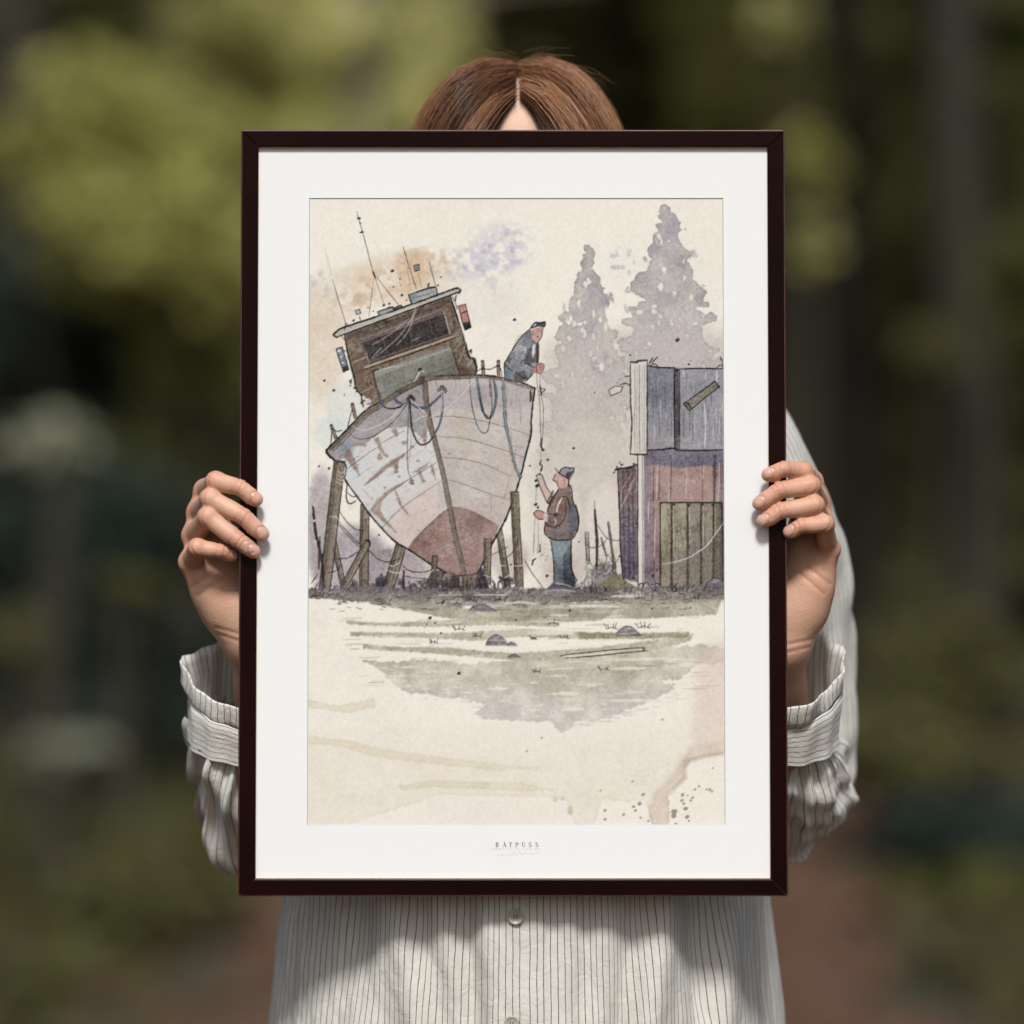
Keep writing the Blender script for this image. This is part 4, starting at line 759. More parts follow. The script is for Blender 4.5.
# ================================================================ the person
def surface_nets(f, org, h):
    nx, ny, nz_ = f.shape
    s = f < 0
    c = np.zeros((nx - 1, ny - 1, nz_ - 1), np.int8)
    for dx in (0, 1):
        for dy in (0, 1):
            for dz in (0, 1): c += s[dx:nx - 1 + dx, dy:ny - 1 + dy, dz:nz_ - 1 + dz]
    act = (c > 0) & (c < 8)
    idx = np.full(act.shape, -1, np.int64); I = np.argwhere(act); idx[act] = np.arange(len(I))
    acc = np.zeros((len(I), 3)); cnt = np.zeros(len(I))
    corners = [(a, b, d) for a in (0, 1) for b in (0, 1) for d in (0, 1)]
    for p in corners:
        for ax in range(3):
            if p[ax]: continue
            q = list(p); q[ax] = 1
            fa = f[I[:, 0] + p[0], I[:, 1] + p[1], I[:, 2] + p[2]]; fb = f[I[:, 0] + q[0], I[:, 1] + q[1], I[:, 2] + q[2]]
            k = (fa < 0) != (fb < 0)
            t = np.where(k, fa / np.where(k, fa - fb, 1), 0)
            pt = np.tile(np.array(p, float), (len(I), 1)); pt[:, ax] += t
            acc[k] += pt[k]; cnt[k] += 1
    V = (I + acc / cnt[:, None]) * h + np.array(org)
    Fs = []
    for ax in range(3):
        o1, o2 = (ax + 1) % 3, (ax + 2) % 3
        sl0 = [slice(1, -1)] * 3; sl1 = [slice(1, -1)] * 3
        sl0[ax] = slice(0, f.shape[ax] - 1); sl1[ax] = slice(1, f.shape[ax])
        a = s[tuple(sl0)]; b = s[tuple(sl1)]
        E = np.argwhere(a != b)
        if not len(E): continue
        inside = a[E[:, 0], E[:, 1], E[:, 2]]
        base = E.copy(); base[:, o1] += 1; base[:, o2] += 1
        def cell(d1, d2):
            q = base.copy(); q[:, o1] -= d1; q[:, o2] -= d2
            return idx[q[:, 0], q[:, 1], q[:, 2]]
        quad = np.stack([cell(1, 1), cell(0, 1), cell(0, 0), cell(1, 0)], -1)
        quad[~inside] = quad[~inside][:, ::-1]
        Fs.append(quad)
    return V, np.vstack(Fs)

def smin(a, b, k):
    h_ = np.clip(.5 + .5 * (b - a) / k, 0, 1)
    return b + (a - b) * h_ - k * h_ * (1 - h_)

class Field:
    def __init__(s, lo, hi, h):
        s.h = h; s.org = np.array(lo, float)
        n = np.ceil((np.array(hi) - s.org) / h).astype(int) + 1
        s.X, s.Y, s.Z = [(s.org[i] + np.arange(n[i]) * h).astype(np.float32).reshape([-1 if k == i else 1 for k in range(3)]) for i in range(3)]
        s.f = np.full(n, 1.0, np.float32)
    def cone(s, a, b, ra, rb):
        a = np.asarray(a, float); b = np.asarray(b, float); d = b - a; L = d @ d + 1e-12
        x, y, z = s.X - a[0], s.Y - a[1], s.Z - a[2]
        t = np.clip((x * d[0] + y * d[1] + z * d[2]) / L, 0, 1)
        return np.sqrt((x - t * d[0]) ** 2 + (y - t * d[1]) ** 2 + (z - t * d[2]) ** 2) - (ra + (rb - ra) * t)
    def ell(s, c, r, rot=None):
        x, y, z = s.X - c[0], s.Y - c[1], s.Z - c[2]
        if rot is not None:
            x, y, z = [rot[0][i] * x + rot[1][i] * y + rot[2][i] * z for i in range(3)]
        k = np.sqrt((x / r[0]) ** 2 + (y / r[1]) ** 2 + (z / r[2]) ** 2)
        return (k - 1) * min(r)
    def add(s, d, k): s.f = smin(s.f, d, k).astype(np.float32)
    def cut(s, d, k): s.f = (-smin(-s.f, d, k)).astype(np.float32)
    def mesh(s): return surface_nets(s.f, s.org, s.h)

def wnoise(a, b, seed, n=7, f=1.0):
    """smooth sum-of-sines noise over two coordinates"""
    r = np.random.default_rng(seed); out = 0
    for _ in range(n):
        out = out + np.sin(a * r.normal(0, f) + b * r.normal(0, f) + r.uniform(0, 6.28))
    return out / math.sqrt(n)
MM = .001
HANDS = {
 'l': dict(fingers=[   # photo left: joints MCP, PIP, DIP, TIP as (px, py, depth mm), radii mm
    [(206, 491, 40), (216, 481.5, 3), (239.5, 487.5, -7.5), (256.0, 499.5, -7.2), (9.2, 8.0, 7.0, 5.7)],
    [(199, 513, 40), (210.5, 499, 1), (243.5, 516.5, -8.0), (262.0, 534.0, -7.0), (9.4, 8.3, 7.2, 5.9)],
    [(194, 536, 36), (208, 517.5, -1), (237.5, 539.5, -7.5), (253.5, 551.5, -6.6), (9.2, 8.2, 7.1, 5.7)],
    [(191, 562, 27), (197.5, 548, -1), (220, 551, -3), (232, 556.0, 3), (8.6, 7.5, 6.3, 5.2)]],
    wrist=(264, 642, 52), carp=[(246, 612, 48), (250, 614, 50), (242, 616, 48), (228, 610, 45)],
    thumb=[(255, 612, 54), (258, 577, 56), (268, 548, 47), (280, 528, 33.5)], elbow=(288, 812, 200)),
 'r': dict(fingers=[
    [(811, 482, 40), (803.5, 472, 4), (784.5, 469, -7.6), (768.5, 474.8, -7.2), (9.2, 8.0, 6.9, 5.6)],
    [(818, 504, 40), (810, 486, 1), (779.5, 490.5, -8.2), (759.5, 503.5, -7.0), (9.4, 8.3, 7.1, 5.8)],
    [(822, 525, 37), (814, 505.5, 0), (781, 511.0, -7.6), (763.5, 521.0, -6.8), (9.2, 8.1, 7.0, 5.7)],
    [(828, 549, 28), (824, 524.5, 0), (801, 526.0, -4.5), (789.5, 532.0, -3), (8.6, 7.6, 6.4, 5.3)]],
    wrist=(771, 645, 52), carp=[(786, 612, 48), (780, 614, 50), (790, 616, 48), (802, 610, 45)],
    thumb=[(774, 612, 54), (770, 577, 56), (758, 548, 47), (747, 528, 33.5)], elbow=(770, 815, 200)),
}
body_parts = []; col_parts = []; nail_parts = []
def JP(t): return WP(t[0], t[1], t[2] * MM)
SKIN_A, SKIN_B = np.array([.575, .388, .278]), np.array([.50, .225, .148])
ARM = {}
for side, H in HANDS.items():
    J = [[JP(q) for q in f[:4]] for f in H['fingers']]; RD = [f[4] for f in H['fingers']]
    W = JP(H['wrist']); C = [JP(q) for q in H['carp']]; TH = [JP(q) for q in H['thumb']]; E = JP(H['elbow'])
    ARM[side] = (W, E)
    fore = W + (E - W) * .62
    allp = np.array([q for f in J for q in f] + [W] + TH + [fore])
    Fd = Field(allp.min(0) - .03, allp.max(0) + .03, .0010)
    sgn = -1 if side == 'l' else 1
    # palm and back of the hand
    for i in range(4):
        Fd.add(Fd.cone(J[i][0], C[i], .0098 if i < 3 else .0100, .0125), .010)
    Fd.add(Fd.cone(C[3] * .6 + J[3][0] * .4, W * .8 + C[3] * .2, .0145, .014), .016)                 # heel of the hand
    Fd.add(Fd.cone(TH[0], TH[1], .0165, .0125), .012)
    Fd.add(Fd.cone(TH[1], TH[2], .0115, .0098), .003); Fd.add(Fd.cone(TH[2], TH[3], .0096, .0082), .003)
    lat = nz(np.cross(E - W, [0, 1, 0])) * .0085
    for q in (-1, 1):
        Fd.add(Fd.cone(W + lat * q, fore + lat * q * 1.3, .0165, .024), .014)
        Fd.add(Fd.cone(W + lat * q, C[1 if q * sgn > 0 else 3], .0165, .0150), .020)
    # fingers
    for i in range(4):
        a, b, c, d = J[i]; ra, rb, rc, rd = [r * MM * .955 for r in RD[i]]
        rb *= 1.0; g = Fd.cone(a, b, ra, rb * .95)
        g = smin(g, Fd.cone(b, c, rb * .93, rc * .94), .0018)
        g = smin(g, Fd.cone(c, d, rc * .96, rd), .0018)
        mid = (b + c) / 2 ; out = nz(np.array([0, -.6, .4]))
        g = smin(g, Fd.ell(b + nz(b - (a + c) / 2) * .0016, (rb * .94,) * 3), .003)       # knuckle
        pad = (c * .35 + d * .65) - nz(np.array([-.2 * sgn, -.8, .5])) * .0012
        g = smin(g, Fd.ell(pad, (rd * 1.0,) * 3), .002)
        Fd.add(g, .0022)
    # folds of skin at the knuckles and the palm
    xx = Fd.X * 1.0
    V, F = Fd.mesh()
    col = np.tile(SKIN_A, (len(V), 1)); nail = np.zeros(len(V)); red = np.zeros(len(V))
    wr = np.zeros((len(V), 3)); fold = np.zeros(len(V))
    for i in range(4):
        a, b, c, d = J[i]; rd = RD[i][3] * MM
        for q, r0 in ((a, .011), (b, .009), (c, .007)): red = np.maximum(red, .75 * np.exp(-((V - q) ** 2).sum(1) / (r0 * 1.3) ** 2))
        red = np.maximum(red, np.exp(-((V - d) ** 2).sum(1) / (.0085) ** 2))
        axs = nz(d - c); n = np.array([.15 * sgn, -.86, .48]); n = nz(n - axs * (n @ axs)); lt = np.cross(axs, n)
        q = V - d
        al = q @ axs; la = q @ lt; up = q @ n
        k = ((al - .0004) / .0054) ** 2 + (la / (.0047 * RD[i][3] / 5.8)) ** 2
        km = np.clip((1.12 - k) * 5, 0, 1) * (up > .35 * rd)
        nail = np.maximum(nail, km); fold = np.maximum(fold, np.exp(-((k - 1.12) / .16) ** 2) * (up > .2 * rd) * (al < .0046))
        groove = np.exp(-((k - 1.15) / .22) ** 2) * (up > .35 * rd) * (al < .0042)
        wr -= n * (groove * .0008)[:, None]; wr += n * (km * .00025)[:, None]
        # creases across the joints
        for jt, prev in ((b, a), (c, b)):
            ax2 = nz((c if jt is b else d) - prev) ; q = V - jt; al = q @ ax2; near = np.exp(-(np.linalg.norm(q, axis=1) / .0125) ** 4)
            n2 = nz(q)
            cr = sum(np.exp(-((al - o_) / .0011) ** 2) for o_ in (-.0030, -.0002, .0027))
            wr -= n2 * (cr * near * .0008)[:, None]; fold = np.maximum(fold, np.clip(cr, 0, 1) * near * .42 * (.6 + .4 * np.sin(V[:, 0] * 2100 + V[:, 2] * 1700)))
    # lines of the palm below the little finger
    for k_, (p0, p1) in enumerate((((191, 588), (214, 572)), ((197, 596), (224, 577)), ((214, 628), (238, 634)), ((217, 635), (240, 642))) if side == 'l' else (((830, 584), (806, 566)), ((824, 594), (800, 573)), ((814, 640), (788, 645)), ((811, 648), (788, 653)))):
        p0 = WP(*p0, .02); p1 = WP(*p1, .02); dd = p1 - p0; dd[1] = 0; L = dd @ dd
        q = V - p0; q2 = q.copy(); q2[:, 1] = 0; t = np.clip(q2 @ dd / L, 0, 1); dist = np.linalg.norm(q2 - t[:, None] * dd, axis=1)
        gsel = np.exp(-(dist / .0016) ** 2) * (V[:, 1] < .05)
        wr += np.array([0, 1, 0]) * (gsel * .0006)[:, None]; red = np.maximum(red, gsel * .4)
    V = V + wr
    blot = np.clip(.5 + .5 * wnoise(V[:, 0] * 130 + V[:, 1] * 90, V[:, 2] * 130 - V[:, 1] * 60, 71, 9), 0, 1)
    col = col + (SKIN_B - col) * np.clip(red * .85 + blot * .28, 0, 1)[:, None]
    col = col + (np.array([.53, .345, .275]) - col) * (nail * .9)[:, None]
    col = col * (1 - fold[:, None] * np.array([.30, .46, .50]))  # nail groove and joint crease shading painted in, redder than the skin
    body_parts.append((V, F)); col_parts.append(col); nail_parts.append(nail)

# head with a face, neck, trunk, arms and legs
HX, HY, HZ = .0065, .142, ZC + .238
Fd = Field((HX - .115, HY - .15, HZ - .20), (HX + .115, HY + .13, HZ + .13), .0026)
def hp(x, y, z): return np.array([HX + x, HY + y, HZ + z])
Fd.add(Fd.ell(hp(0, .008, .005), (.066, .094, .103)), .01)
Fd.add(Fd.ell(hp(0, -.035, -.055), (.056, .056, .064)), .03)
Fd.add(Fd.ell(hp(0, -.062, -.098), (.026, .022, .020)), .02)
Fd.add(Fd.ell(hp(0, -.040, .050), (.052, .040, .044)), .02)               # forehead
for q in (-1, 1):
    Fd.add(Fd.ell(hp(q * .044, -.055, -.038), (.022, .022, .022)), .012)   # cheek
    Fd.cut(Fd.ell(hp(q * .031, -.098, -.006), (.019, .016, .012)), .012)   # socket
    Fd.add(Fd.ell(hp(q * .031, -.074, -.007), (.0135, .0125, .0115)), .003)  # eye
    Fd.add(Fd.cone(hp(q * .016, -.091, .012), hp(q * .044, -.082, .012), .006, .004), .006)
    Fd.add(Fd.ell(hp(q * .068, .004, -.018), (.008, .018, .030)), .006)    # ear
    Fd.cut(Fd.ell(hp(q * .077, -.002, -.016), (.005, .009, .016)), .004)
Fd.add(Fd.cone(hp(0, -.090, .002), hp(0, -.106, -.034), .006, .0095), .008)  # nose
for q in (-1, 1): Fd.add(Fd.ell(hp(q * .010, -.098, -.038), (.007, .008, .006)), .004)
Fd.add(Fd.cone(hp(-.015, -.088, -.063), hp(.015, -.088, -.063), .0055, .0055), .005); Fd.add(Fd.cone(hp(-.012, -.087, -.073), hp(.012, -.087, -.073), .006, .006), .005)
Fd.cut(Fd.cone(hp(-.020, -.094, -.068), hp(.020, -.094, -.068), .0016, .0016), .003)
Fd.add(Fd.cone(hp(0, .03, -.06), hp(0, .045, -.195), .050, .052), .03)
V, F = Fd.mesh()
L_ = (V - np.array([HX, HY, HZ])); col = np.tile(SKIN_A, (len(V), 1))
hairline = .072 - .9 * np.abs(L_[:, 0]) ** 1.25 * 3.2
scalp = np.clip((L_[:, 2] - np.where(L_[:, 1] < .0, hairline, -.08 + 0 * hairline)) * 160, 0, 1) * (np.abs(L_[:, 0] + .002) > .0008)
col = col + (np.array([.055, .026, .015]) - col) * (scalp * .92)[:, None]
lips = np.exp(-((L_[:, 0] / .022) ** 4)) * np.exp(-(((L_[:, 2] + .068) / .011) ** 4)) * (L_[:, 1] < -.08)
col = col + (np.array([.42, .16, .13]) - col) * (lips * .7)[:, None]
eye = sum(np.clip((.0125 - np.linalg.norm(L_ - np.array([q * .031, -.075, -.007]), axis=1)) * 900, 0, 1) * (np.abs(L_[:, 2] + .007) < .0045) for q in (-1, 1))
col = col + (np.array([.6, .58, .55]) - col) * np.clip(eye, 0, 1)[:, None]
iris = sum((np.hypot(L_[:, 0] - q * .031, L_[:, 2] + .007) < .0048) & (L_[:, 1] < -.08) & (np.abs(L_[:, 2] + .007) < .0045) for q in (-1, 1)) > 0
col[iris] = (.05, .03, .02)
brow = np.exp(-(((L_[:, 2] - .017) / .0035) ** 2)) * ((np.abs(np.abs(L_[:, 0]) - .032) < .019)) * (L_[:, 1] < -.06)
col = col + (np.array([.08, .04, .025]) - col) * (brow * .8)[:, None]
body_parts.append((V, F)); col_parts.append(col); nail_parts.append(np.zeros(len(V)))

Fd = Field((-.30, -.02, .0), (.32, .34, ZC + .13), .0078)
BX = .008
Fd.add(Fd.cone((BX, .165, ZC + .10), (BX, .17, ZC + .02), .05, .085), .05)
Fd.add(Fd.ell((BX, .150, ZC - .06), (.135, .085, .15)), .05); Fd.add(Fd.ell((BX, .140, ZC - .28), (.125, .088, .14)), .06); Fd.add(Fd.ell((BX, .145, ZC - .45), (.155, .105, .12)), .06)
SHO = {'l': np.array([-.140, .155, ZC + .040]), 'r': np.array([.181, .155, ZC + .049])}
for side in 'lr':
    W, E = ARM[side]
    Fd.add(Fd.cone(SHO[side] + np.array([.012 if side == 'l' else -.012, 0, -.012]), E, .036, .030), .02); Fd.add(Fd.cone(E, W + (E - W) * .25, .033, .021), .015)
for q in (-1, 1):
    Fd.add(Fd.cone((BX + q * .085, .15, ZC - .48), (BX + q * .095, .145, .46), .082, .050), .04); Fd.add(Fd.cone((BX + q * .095, .145, .46), (BX + q * .10, .16, .09), .050, .034), .02)
    Fd.add(Fd.cone((BX + q * .10, .16, .055), (BX + q * .11, .03, .035), .036, .028), .02)
V, F = Fd.mesh()
body_parts.append((V, F)); col_parts.append(np.tile(SKIN_A, (len(V), 1))); nail_parts.append(np.zeros(len(V)))

m = NT('skin')
c_ = m.attr('tone', 'Color'); n1 = m.noise(90, 4, .6); n2 = m.noise(700, 2)
c2 = m.mix(m.math('MULTIPLY', n1, .7), c_, m.mix(1.0, c_, (1.0, .80, .74), 'MULTIPLY')); m.col(c2)
m.b.inputs['Subsurface Weight'].default_value = .13; m.b.inputs['Subsurface Radius'].default_value = (.006, .0022, .0012); m.b.inputs['Subsurface Scale'].default_value = 1
m.l(m.math('SUBTRACT', .5, m.math('MULTIPLY', m.attr('nail'), .22)), m.b.inputs['Roughness'])
vo = m.n('TexVoronoi'); vo.inputs['Scale'].default_value = 900; m.l(m.n('TexCoord').outputs['Object'], vo.inputs['Vector'])
n3 = m.noise(230, 4, .7)
m.bump(m.math('ADD', m.math('MULTIPLY', vo.outputs['Distance'], .8), m.math('ADD', m.math('MULTIPLY', n2, .8), m.math('MULTIPLY', n3, 2.2))), .30, .0006)
m.b.inputs['Specular IOR Level'].default_value = .4
M_SKIN = m.m
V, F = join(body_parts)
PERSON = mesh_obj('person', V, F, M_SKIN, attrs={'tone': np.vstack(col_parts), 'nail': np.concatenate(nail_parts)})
tag(PERSON, 'person in a pinstriped shirt whose face is hidden behind the picture they hold up', 'person')

# ---------------------------------------------------------------- hair
HA, HB, HC = .0645, .107, .127
def slerp(a, b, t):
    om = np.arccos(np.clip((a * b).sum(-1), -1, 1))[..., None]; t = t[..., None] if t.ndim == a.ndim - 1 else t
    return (np.sin((1 - t) * om) * a + np.sin(t * om) * b) / np.sin(om)
hr = np.random.default_rng(5)
NS, NP = 11500, 15
al0 = np.radians(hr.uniform(-75, 43, NS)); al0[:5200] = np.radians(hr.uniform(5, 43, 5200))
sd = np.where(hr.random(NS) < .5, -1.0, 1.0)
start = np.where(hr.random(NS) < .55, hr.uniform(0.0, .02, NS), hr.uniform(0, .45, NS))
P0 = nz(np.stack([hr.normal(0, 1, NS) * np.where(al0 < R(22), .03, .007), -np.sin(al0), np.cos(al0)], -1))
frt = np.clip(al0 / R(48), -1, 1)
Sx = nz(np.stack([sd * (.82 + 0 * frt), -.10 - .22 * frt + hr.normal(0, .03, NS), -.66 + hr.normal(0, .05, NS) - .30 * np.clip(frt, 0, 1) ** 2], -1))
clump = np.round(al0 * 26 + hr.normal(0, .18, NS)).astype(int) * 2 + (sd > 0)
cr = np.random.default_rng(8); coff = cr.normal(0, 1, 400); cph = cr.uniform(0, 6.28, 400)
lay_ = hr.random(NS)
paths = np.zeros((NS, NP, 3))
tt = np.linspace(0, 1, NP)
ph = hr.uniform(0, 6.28, NS)
for k in range(NP):
    u = np.clip(start + (1 - start) * tt[k] * 1.45, 0, 1)
    q = slerp(P0, Sx, u)
    # wander of each lock
    w_ = np.sin(u * 5 + cph[clump % 400]) * .018 * u + hr.normal(0, .0006, NS)
    q = q + np.stack([0 * w_, w_, w_ * .4], -1)
    q = nz(q)
    lift = (.0065 + .0095 * (1 - np.exp(-u * 6)) + .006 * np.sin(np.pi * u)) * (.5 + .5 * lay_) + .0024 * coff[clump % 400] * np.sin(np.pi * np.clip(u, 0, 1)) 
    p = q * np.array([HA, HB, HC]) + q * lift[:, None]
    over = np.clip(start + (1 - start) * tt[k] * 1.45 - 1, 0, 1)
    p[:, 2] -= over * .34; p[:, 0] += sd * (.012 * np.sin(over * 6 + ph * .2) - .01 * over); p[:, 1] += over * (.02 + .02 * (al0 < 0))
    paths[:, k] = p
paths += np.array([HX - .002, HY, HZ - .0145])
# stray hairs above the head
NF = 46
fl = np.zeros((NF, NP, 3))
for i in range(NF):
    q = hr.choice([-1, 1]); x0 = hr.uniform(0, .042) * q; L0 = hr.uniform(.018, .055); y0 = HY + hr.uniform(-.06, .05); ux = np.linspace(0, 1, NP)
    zt = HZ + .1145 * math.sqrt(max(.1, 1 - (x0 / .085) ** 2)) + .0065
    fl[i, :, 0] = HX + x0 + q * ux * L0 * hr.uniform(.5, 1); fl[i, :, 1] = y0 + ux * hr.normal(0, .02)
    fl[i, :, 2] = zt + hr.uniform(.001, .010) * np.sin(ux * hr.uniform(1.4, 2.8)) - (np.abs(fl[i, :, 0] - HX - x0)) * np.abs(x0) * 16
for i in []:
    k0 = hr.integers(0, 4); amp = hr.uniform(.006, .022)
    fl[i] += (np.array([hr.normal(0, .4), -.1, 1]) * amp)[None] * np.sin(np.linspace(0, 2.4, NP))[:, None] + np.array([0, 0, 1]) * 0
    fl[i, :, 0] += np.linspace(0, 1, NP) * hr.normal(0, .012)
paths = np.vstack([paths, fl]); NT_ = len(paths)
T = nz(np.gradient(paths, axis=1)); A = nz(np.cross(T, nz(paths - np.array([HX, HY, HZ])))); B = np.cross(T, A)
rad = (hr.uniform(.00011, .00026, NT_) * np.where(np.arange(NT_) < NS, 1, .42))[:, None] * np.where(tt > .9, .6, 1)[None]
th = np.array([0, 2.094, 4.189])
V = paths[:, :, None] + rad[:, :, None, None] * (np.cos(th)[None, None, :, None] * A[:, :, None] + np.sin(th)[None, None, :, None] * B[:, :, None])
base = (np.arange(NT_) * NP * 3)[:, None, None]
i = np.arange(NP - 1)[None, :, None]; j = np.arange(3)[None, None]
F = np.stack([base + i * 3 + j, base + i * 3 + (j + 1) % 3, base + (i + 1) * 3 + (j + 1) % 3, base + (i + 1) * 3 + j], -1).reshape(-1, 4)
tone = np.clip(.46 + .27 * coff[np.concatenate([clump, clump[:NF]]) % 400] + hr.normal(0, .16, NT_), 0, 1)
tone[NS:] = 1  # stray hairs catch the light: put in as the lightest strand colour
m = NT('chestnut_hair')
m.col(m.ramp(m.attr('strand'), [(0, (.034, .014, .0075)), (.5, (.138, .058, .027)), (1, (.38, .197, .105))]))
m.set(Roughness=.34); m.b.inputs['Specular IOR Level'].default_value = .2
HAIR = mesh_obj('hair', V.reshape(-1, 3), F, m.m, PERSON, attrs={'strand': np.repeat(tone, NP * 3)})

# ---------------------------------------------------------------- shirt
def shirt_mat(name, axis, pitch, ph=0.0):
    m = NT(name)
    uvn = m.n('TexCoord').outputs['UV']; sep = m.n('SeparateXYZ'); m.l(uvn, sep.inputs[0])
    u = sep.outputs[axis]
    wob = m.noise(38, 2, .5, uvn)
    u = m.math('ADD', m.math('ADD', u, ph), m.math('MULTIPLY', m.math('SUBTRACT', wob, .5), .0016))
    f = m.math('ABSOLUTE', m.math('SUBTRACT', m.math('FRACT', m.math('DIVIDE', u, pitch)), .5))
    band = m.math('SUBTRACT', 1.0, m.math('MULTIPLY', f, 1 / .080), True)
    thr = m.noise(420, 2, .6, uvn)
    band = m.math('MULTIPLY', m.math('MULTIPLY', band, 1.9, True), m.math('ADD', .45, m.math('MULTIPLY', thr, .9)), True)
    cloth = m.mix(m.noise(60, 4, .6), (.54, .525, .475), (.615, .602, .555))
    m.col(m.mix(band, cloth, (.085, .058, .042)))
    m.set(Roughness=.85); m.b.inputs['Specular IOR Level'].default_value = .2; m.b.inputs['Sheen Weight'].default_value = .15
    weave = m.noise(1500, 2, .6, uvn); cr_ = m.noise(95, 4, .65, uvn, .6)
    m.bump(m.math('ADD', m.math('MULTIPLY', weave, .25), m.math('ADD', m.math('MULTIPLY', cr_, 1.5), m.math('MULTIPLY', band, -.25))), .55, .0016)
    return m.m
PITCH = .0057
M_SH = shirt_mat('pinstriped_cotton', 0, PITCH); M_CUFF = shirt_mat('pinstriped_cuff', 1, .0054)
# trunk of the shirt, ring by ring from the hem to the neck
zz = np.concatenate([np.linspace(ZC - .62, ZC - .22, 110), np.linspace(ZC - .217, ZC + .135, 60)]); NTH = 760
th = np.linspace(0, 2 * np.pi, NTH, endpoint=False)      # 0 = front
rel = zz - ZC
wid = np.interp(rel, [-.62, -.42, -.30, -.20, -.05, .03, .075, .10, .135], [.212, .200, .188, .182, .188, .186, .150, .095, .064])
fro = np.interp(rel, [-.62, -.42, -.30, -.20, -.05, .03, .075, .10, .135], [.016, .012, .010, .020, .040, .050, .075, .090, .105])
bak = np.interp(rel, [-.62, -.42, -.20, -.05, .05, .10, .135], [.295, .285, .260, .262, .255, .235, .225])
cx = .0105
TH_, ZZ = np.meshgrid(th, rel)
a_ = wid[:, None]; yc = ((fro + bak) / 2)[:, None]; b_ = ((bak - fro) / 2)[:, None]
ct, st = np.cos(TH_), np.sin(TH_)
ex = 2 / 2.15
X = cx + a_ * np.sign(st) * np.abs(st) ** ex; Y = yc - b_ * np.sign(ct) * np.abs(ct) ** ex
# folds hang from the chest: broad flutes that deepen towards the hem, sharper creases between
fl_amp = np.interp(rel, [-.62, -.40, -.25, -.1, .05], [.013, .010, .006, .003, 0])[:, None]
sgnth = np.where(TH_ > np.pi, TH_ - 2 * np.pi, TH_)
flute = wnoise(sgnth * 6.5, ZZ * 3, 31, 6) * .55 + wnoise(sgnth * 15, ZZ * 5, 32, 6) * .28
dxm = (X - cx)
for x0, wv, dp, sl in ((-.048, .010, .011, .10), (-.083, .012, .009, .16), (.083, .010, .010, -.10), (.128, .014, .010, -.14), (-.128, .016, .010, .2), (.150, .012, .007, -.2), (-.020, .006, .0035, .03), (.046, .007, .004, -.04)):
    c0 = x0 + sl * (rel[:, None] + .30) * -1
    g0 = (dxm - c0) / wv
    flute = flute - (np.exp(-g0 ** 2) - .6 * np.exp(-((g0 - 1.9) ** 2))) * (dp / .010) * (ct > 0)
front_flat = np.exp(-((dxm) / .03) ** 2) * (ct > 0)
disp = fl_amp * flute * (1 - .75 * front_flat) + .0007 * wnoise(sgnth * 34, ZZ * 60, 44, 8) + .0005 * wnoise(sgnth * 70, ZZ * 150, 45, 8)
plk = (np.abs(dxm + .0035) < .0175) & (ct > 0)
disp = disp + .0016 * np.clip((.0178 - np.abs(dxm + .0035)) / .0008, 0, 1) * (ct > 0)
nx_, ny_ = st / a_, -ct / b_; nn = np.hypot(nx_, ny_)
X = X + nx_ / nn * disp; Y = Y + ny_ / nn * disp
Y = np.where(ct > 0, np.maximum(Y, np.interp(rel, [-.62, -.32, -.28, 0, .14], [-.2, -.2, .0045, .0255, .036])[:, None]), Y)      # the cloth is pressed by the back of the frame
V = np.stack([X, Y, ZZ + ZC], -1).reshape(-1, 3)
arcl = np.cumsum(np.hypot(np.diff(X[40], append=X[40, :1]), np.diff(Y[40], append=Y[40, :1]))); arcl = arcl - arcl[0]
uref = np.where(th > np.pi, arcl - arcl[-1], arcl)
UV = np.stack([np.tile(uref, (len(zz), 1)), np.repeat(rel[:, None], NTH, 1)], -1).reshape(-1, 2)
SV, SF, SU = [V], [grid_faces(len(zz), NTH)], [UV]
noff = len(V)
# sleeves
def sleeve(path, radii, nseg, nring, gather, seed, flat=1.0, ustart=0.0, amp=1.0):
    p = cspline(path, nring); r = np.interp(np.linspace(0, 1, nring), np.linspace(0, 1, len(radii)), radii)
    r = np.convolve(np.pad(r, 4, mode='edge'), np.ones(9) / 9, 'valid')
    T_, A_, B_ = frames(p); t = np.linspace(0, 2 * np.pi, nseg, endpoint=False)
    s_ = np.concatenate([[0], np.cumsum(np.linalg.norm(np.diff(p, axis=0), axis=1))])
    TT, SS = np.meshgrid(t, s_)
    g = np.interp(s_ / s_[-1], *gather)[:, None]
    d = .0075 * wnoise(TT * 2.2, SS * 28, seed, 6) + .0045 * wnoise(TT * 4, SS * 60, seed + 1, 6) + .0018 * wnoise(TT * 9, SS * 120, seed + 2, 8)
    d = d * amp
    d = d + g * (.0030 * np.sin(TT * 17 + 1.2 * np.sin(TT * 3) + 3 * np.sin(SS * 18)) + .0018 * np.sin(TT * 31 + 2 + 2 * np.sin(SS * 30)))
    rr = r[:, None] + d
    V_ = p[:, None] + rr[..., None] * (np.cos(TT)[..., None] * A_[:, None] * 1 + np.sin(TT)[..., None] * B_[:, None] * flat)
    return V_.reshape(-1, 3), grid_faces(nring, nseg), np.stack([TT * .060 + ustart, SS], -1).reshape(-1, 2), p, (T_, A_, B_)
CUFFS = []
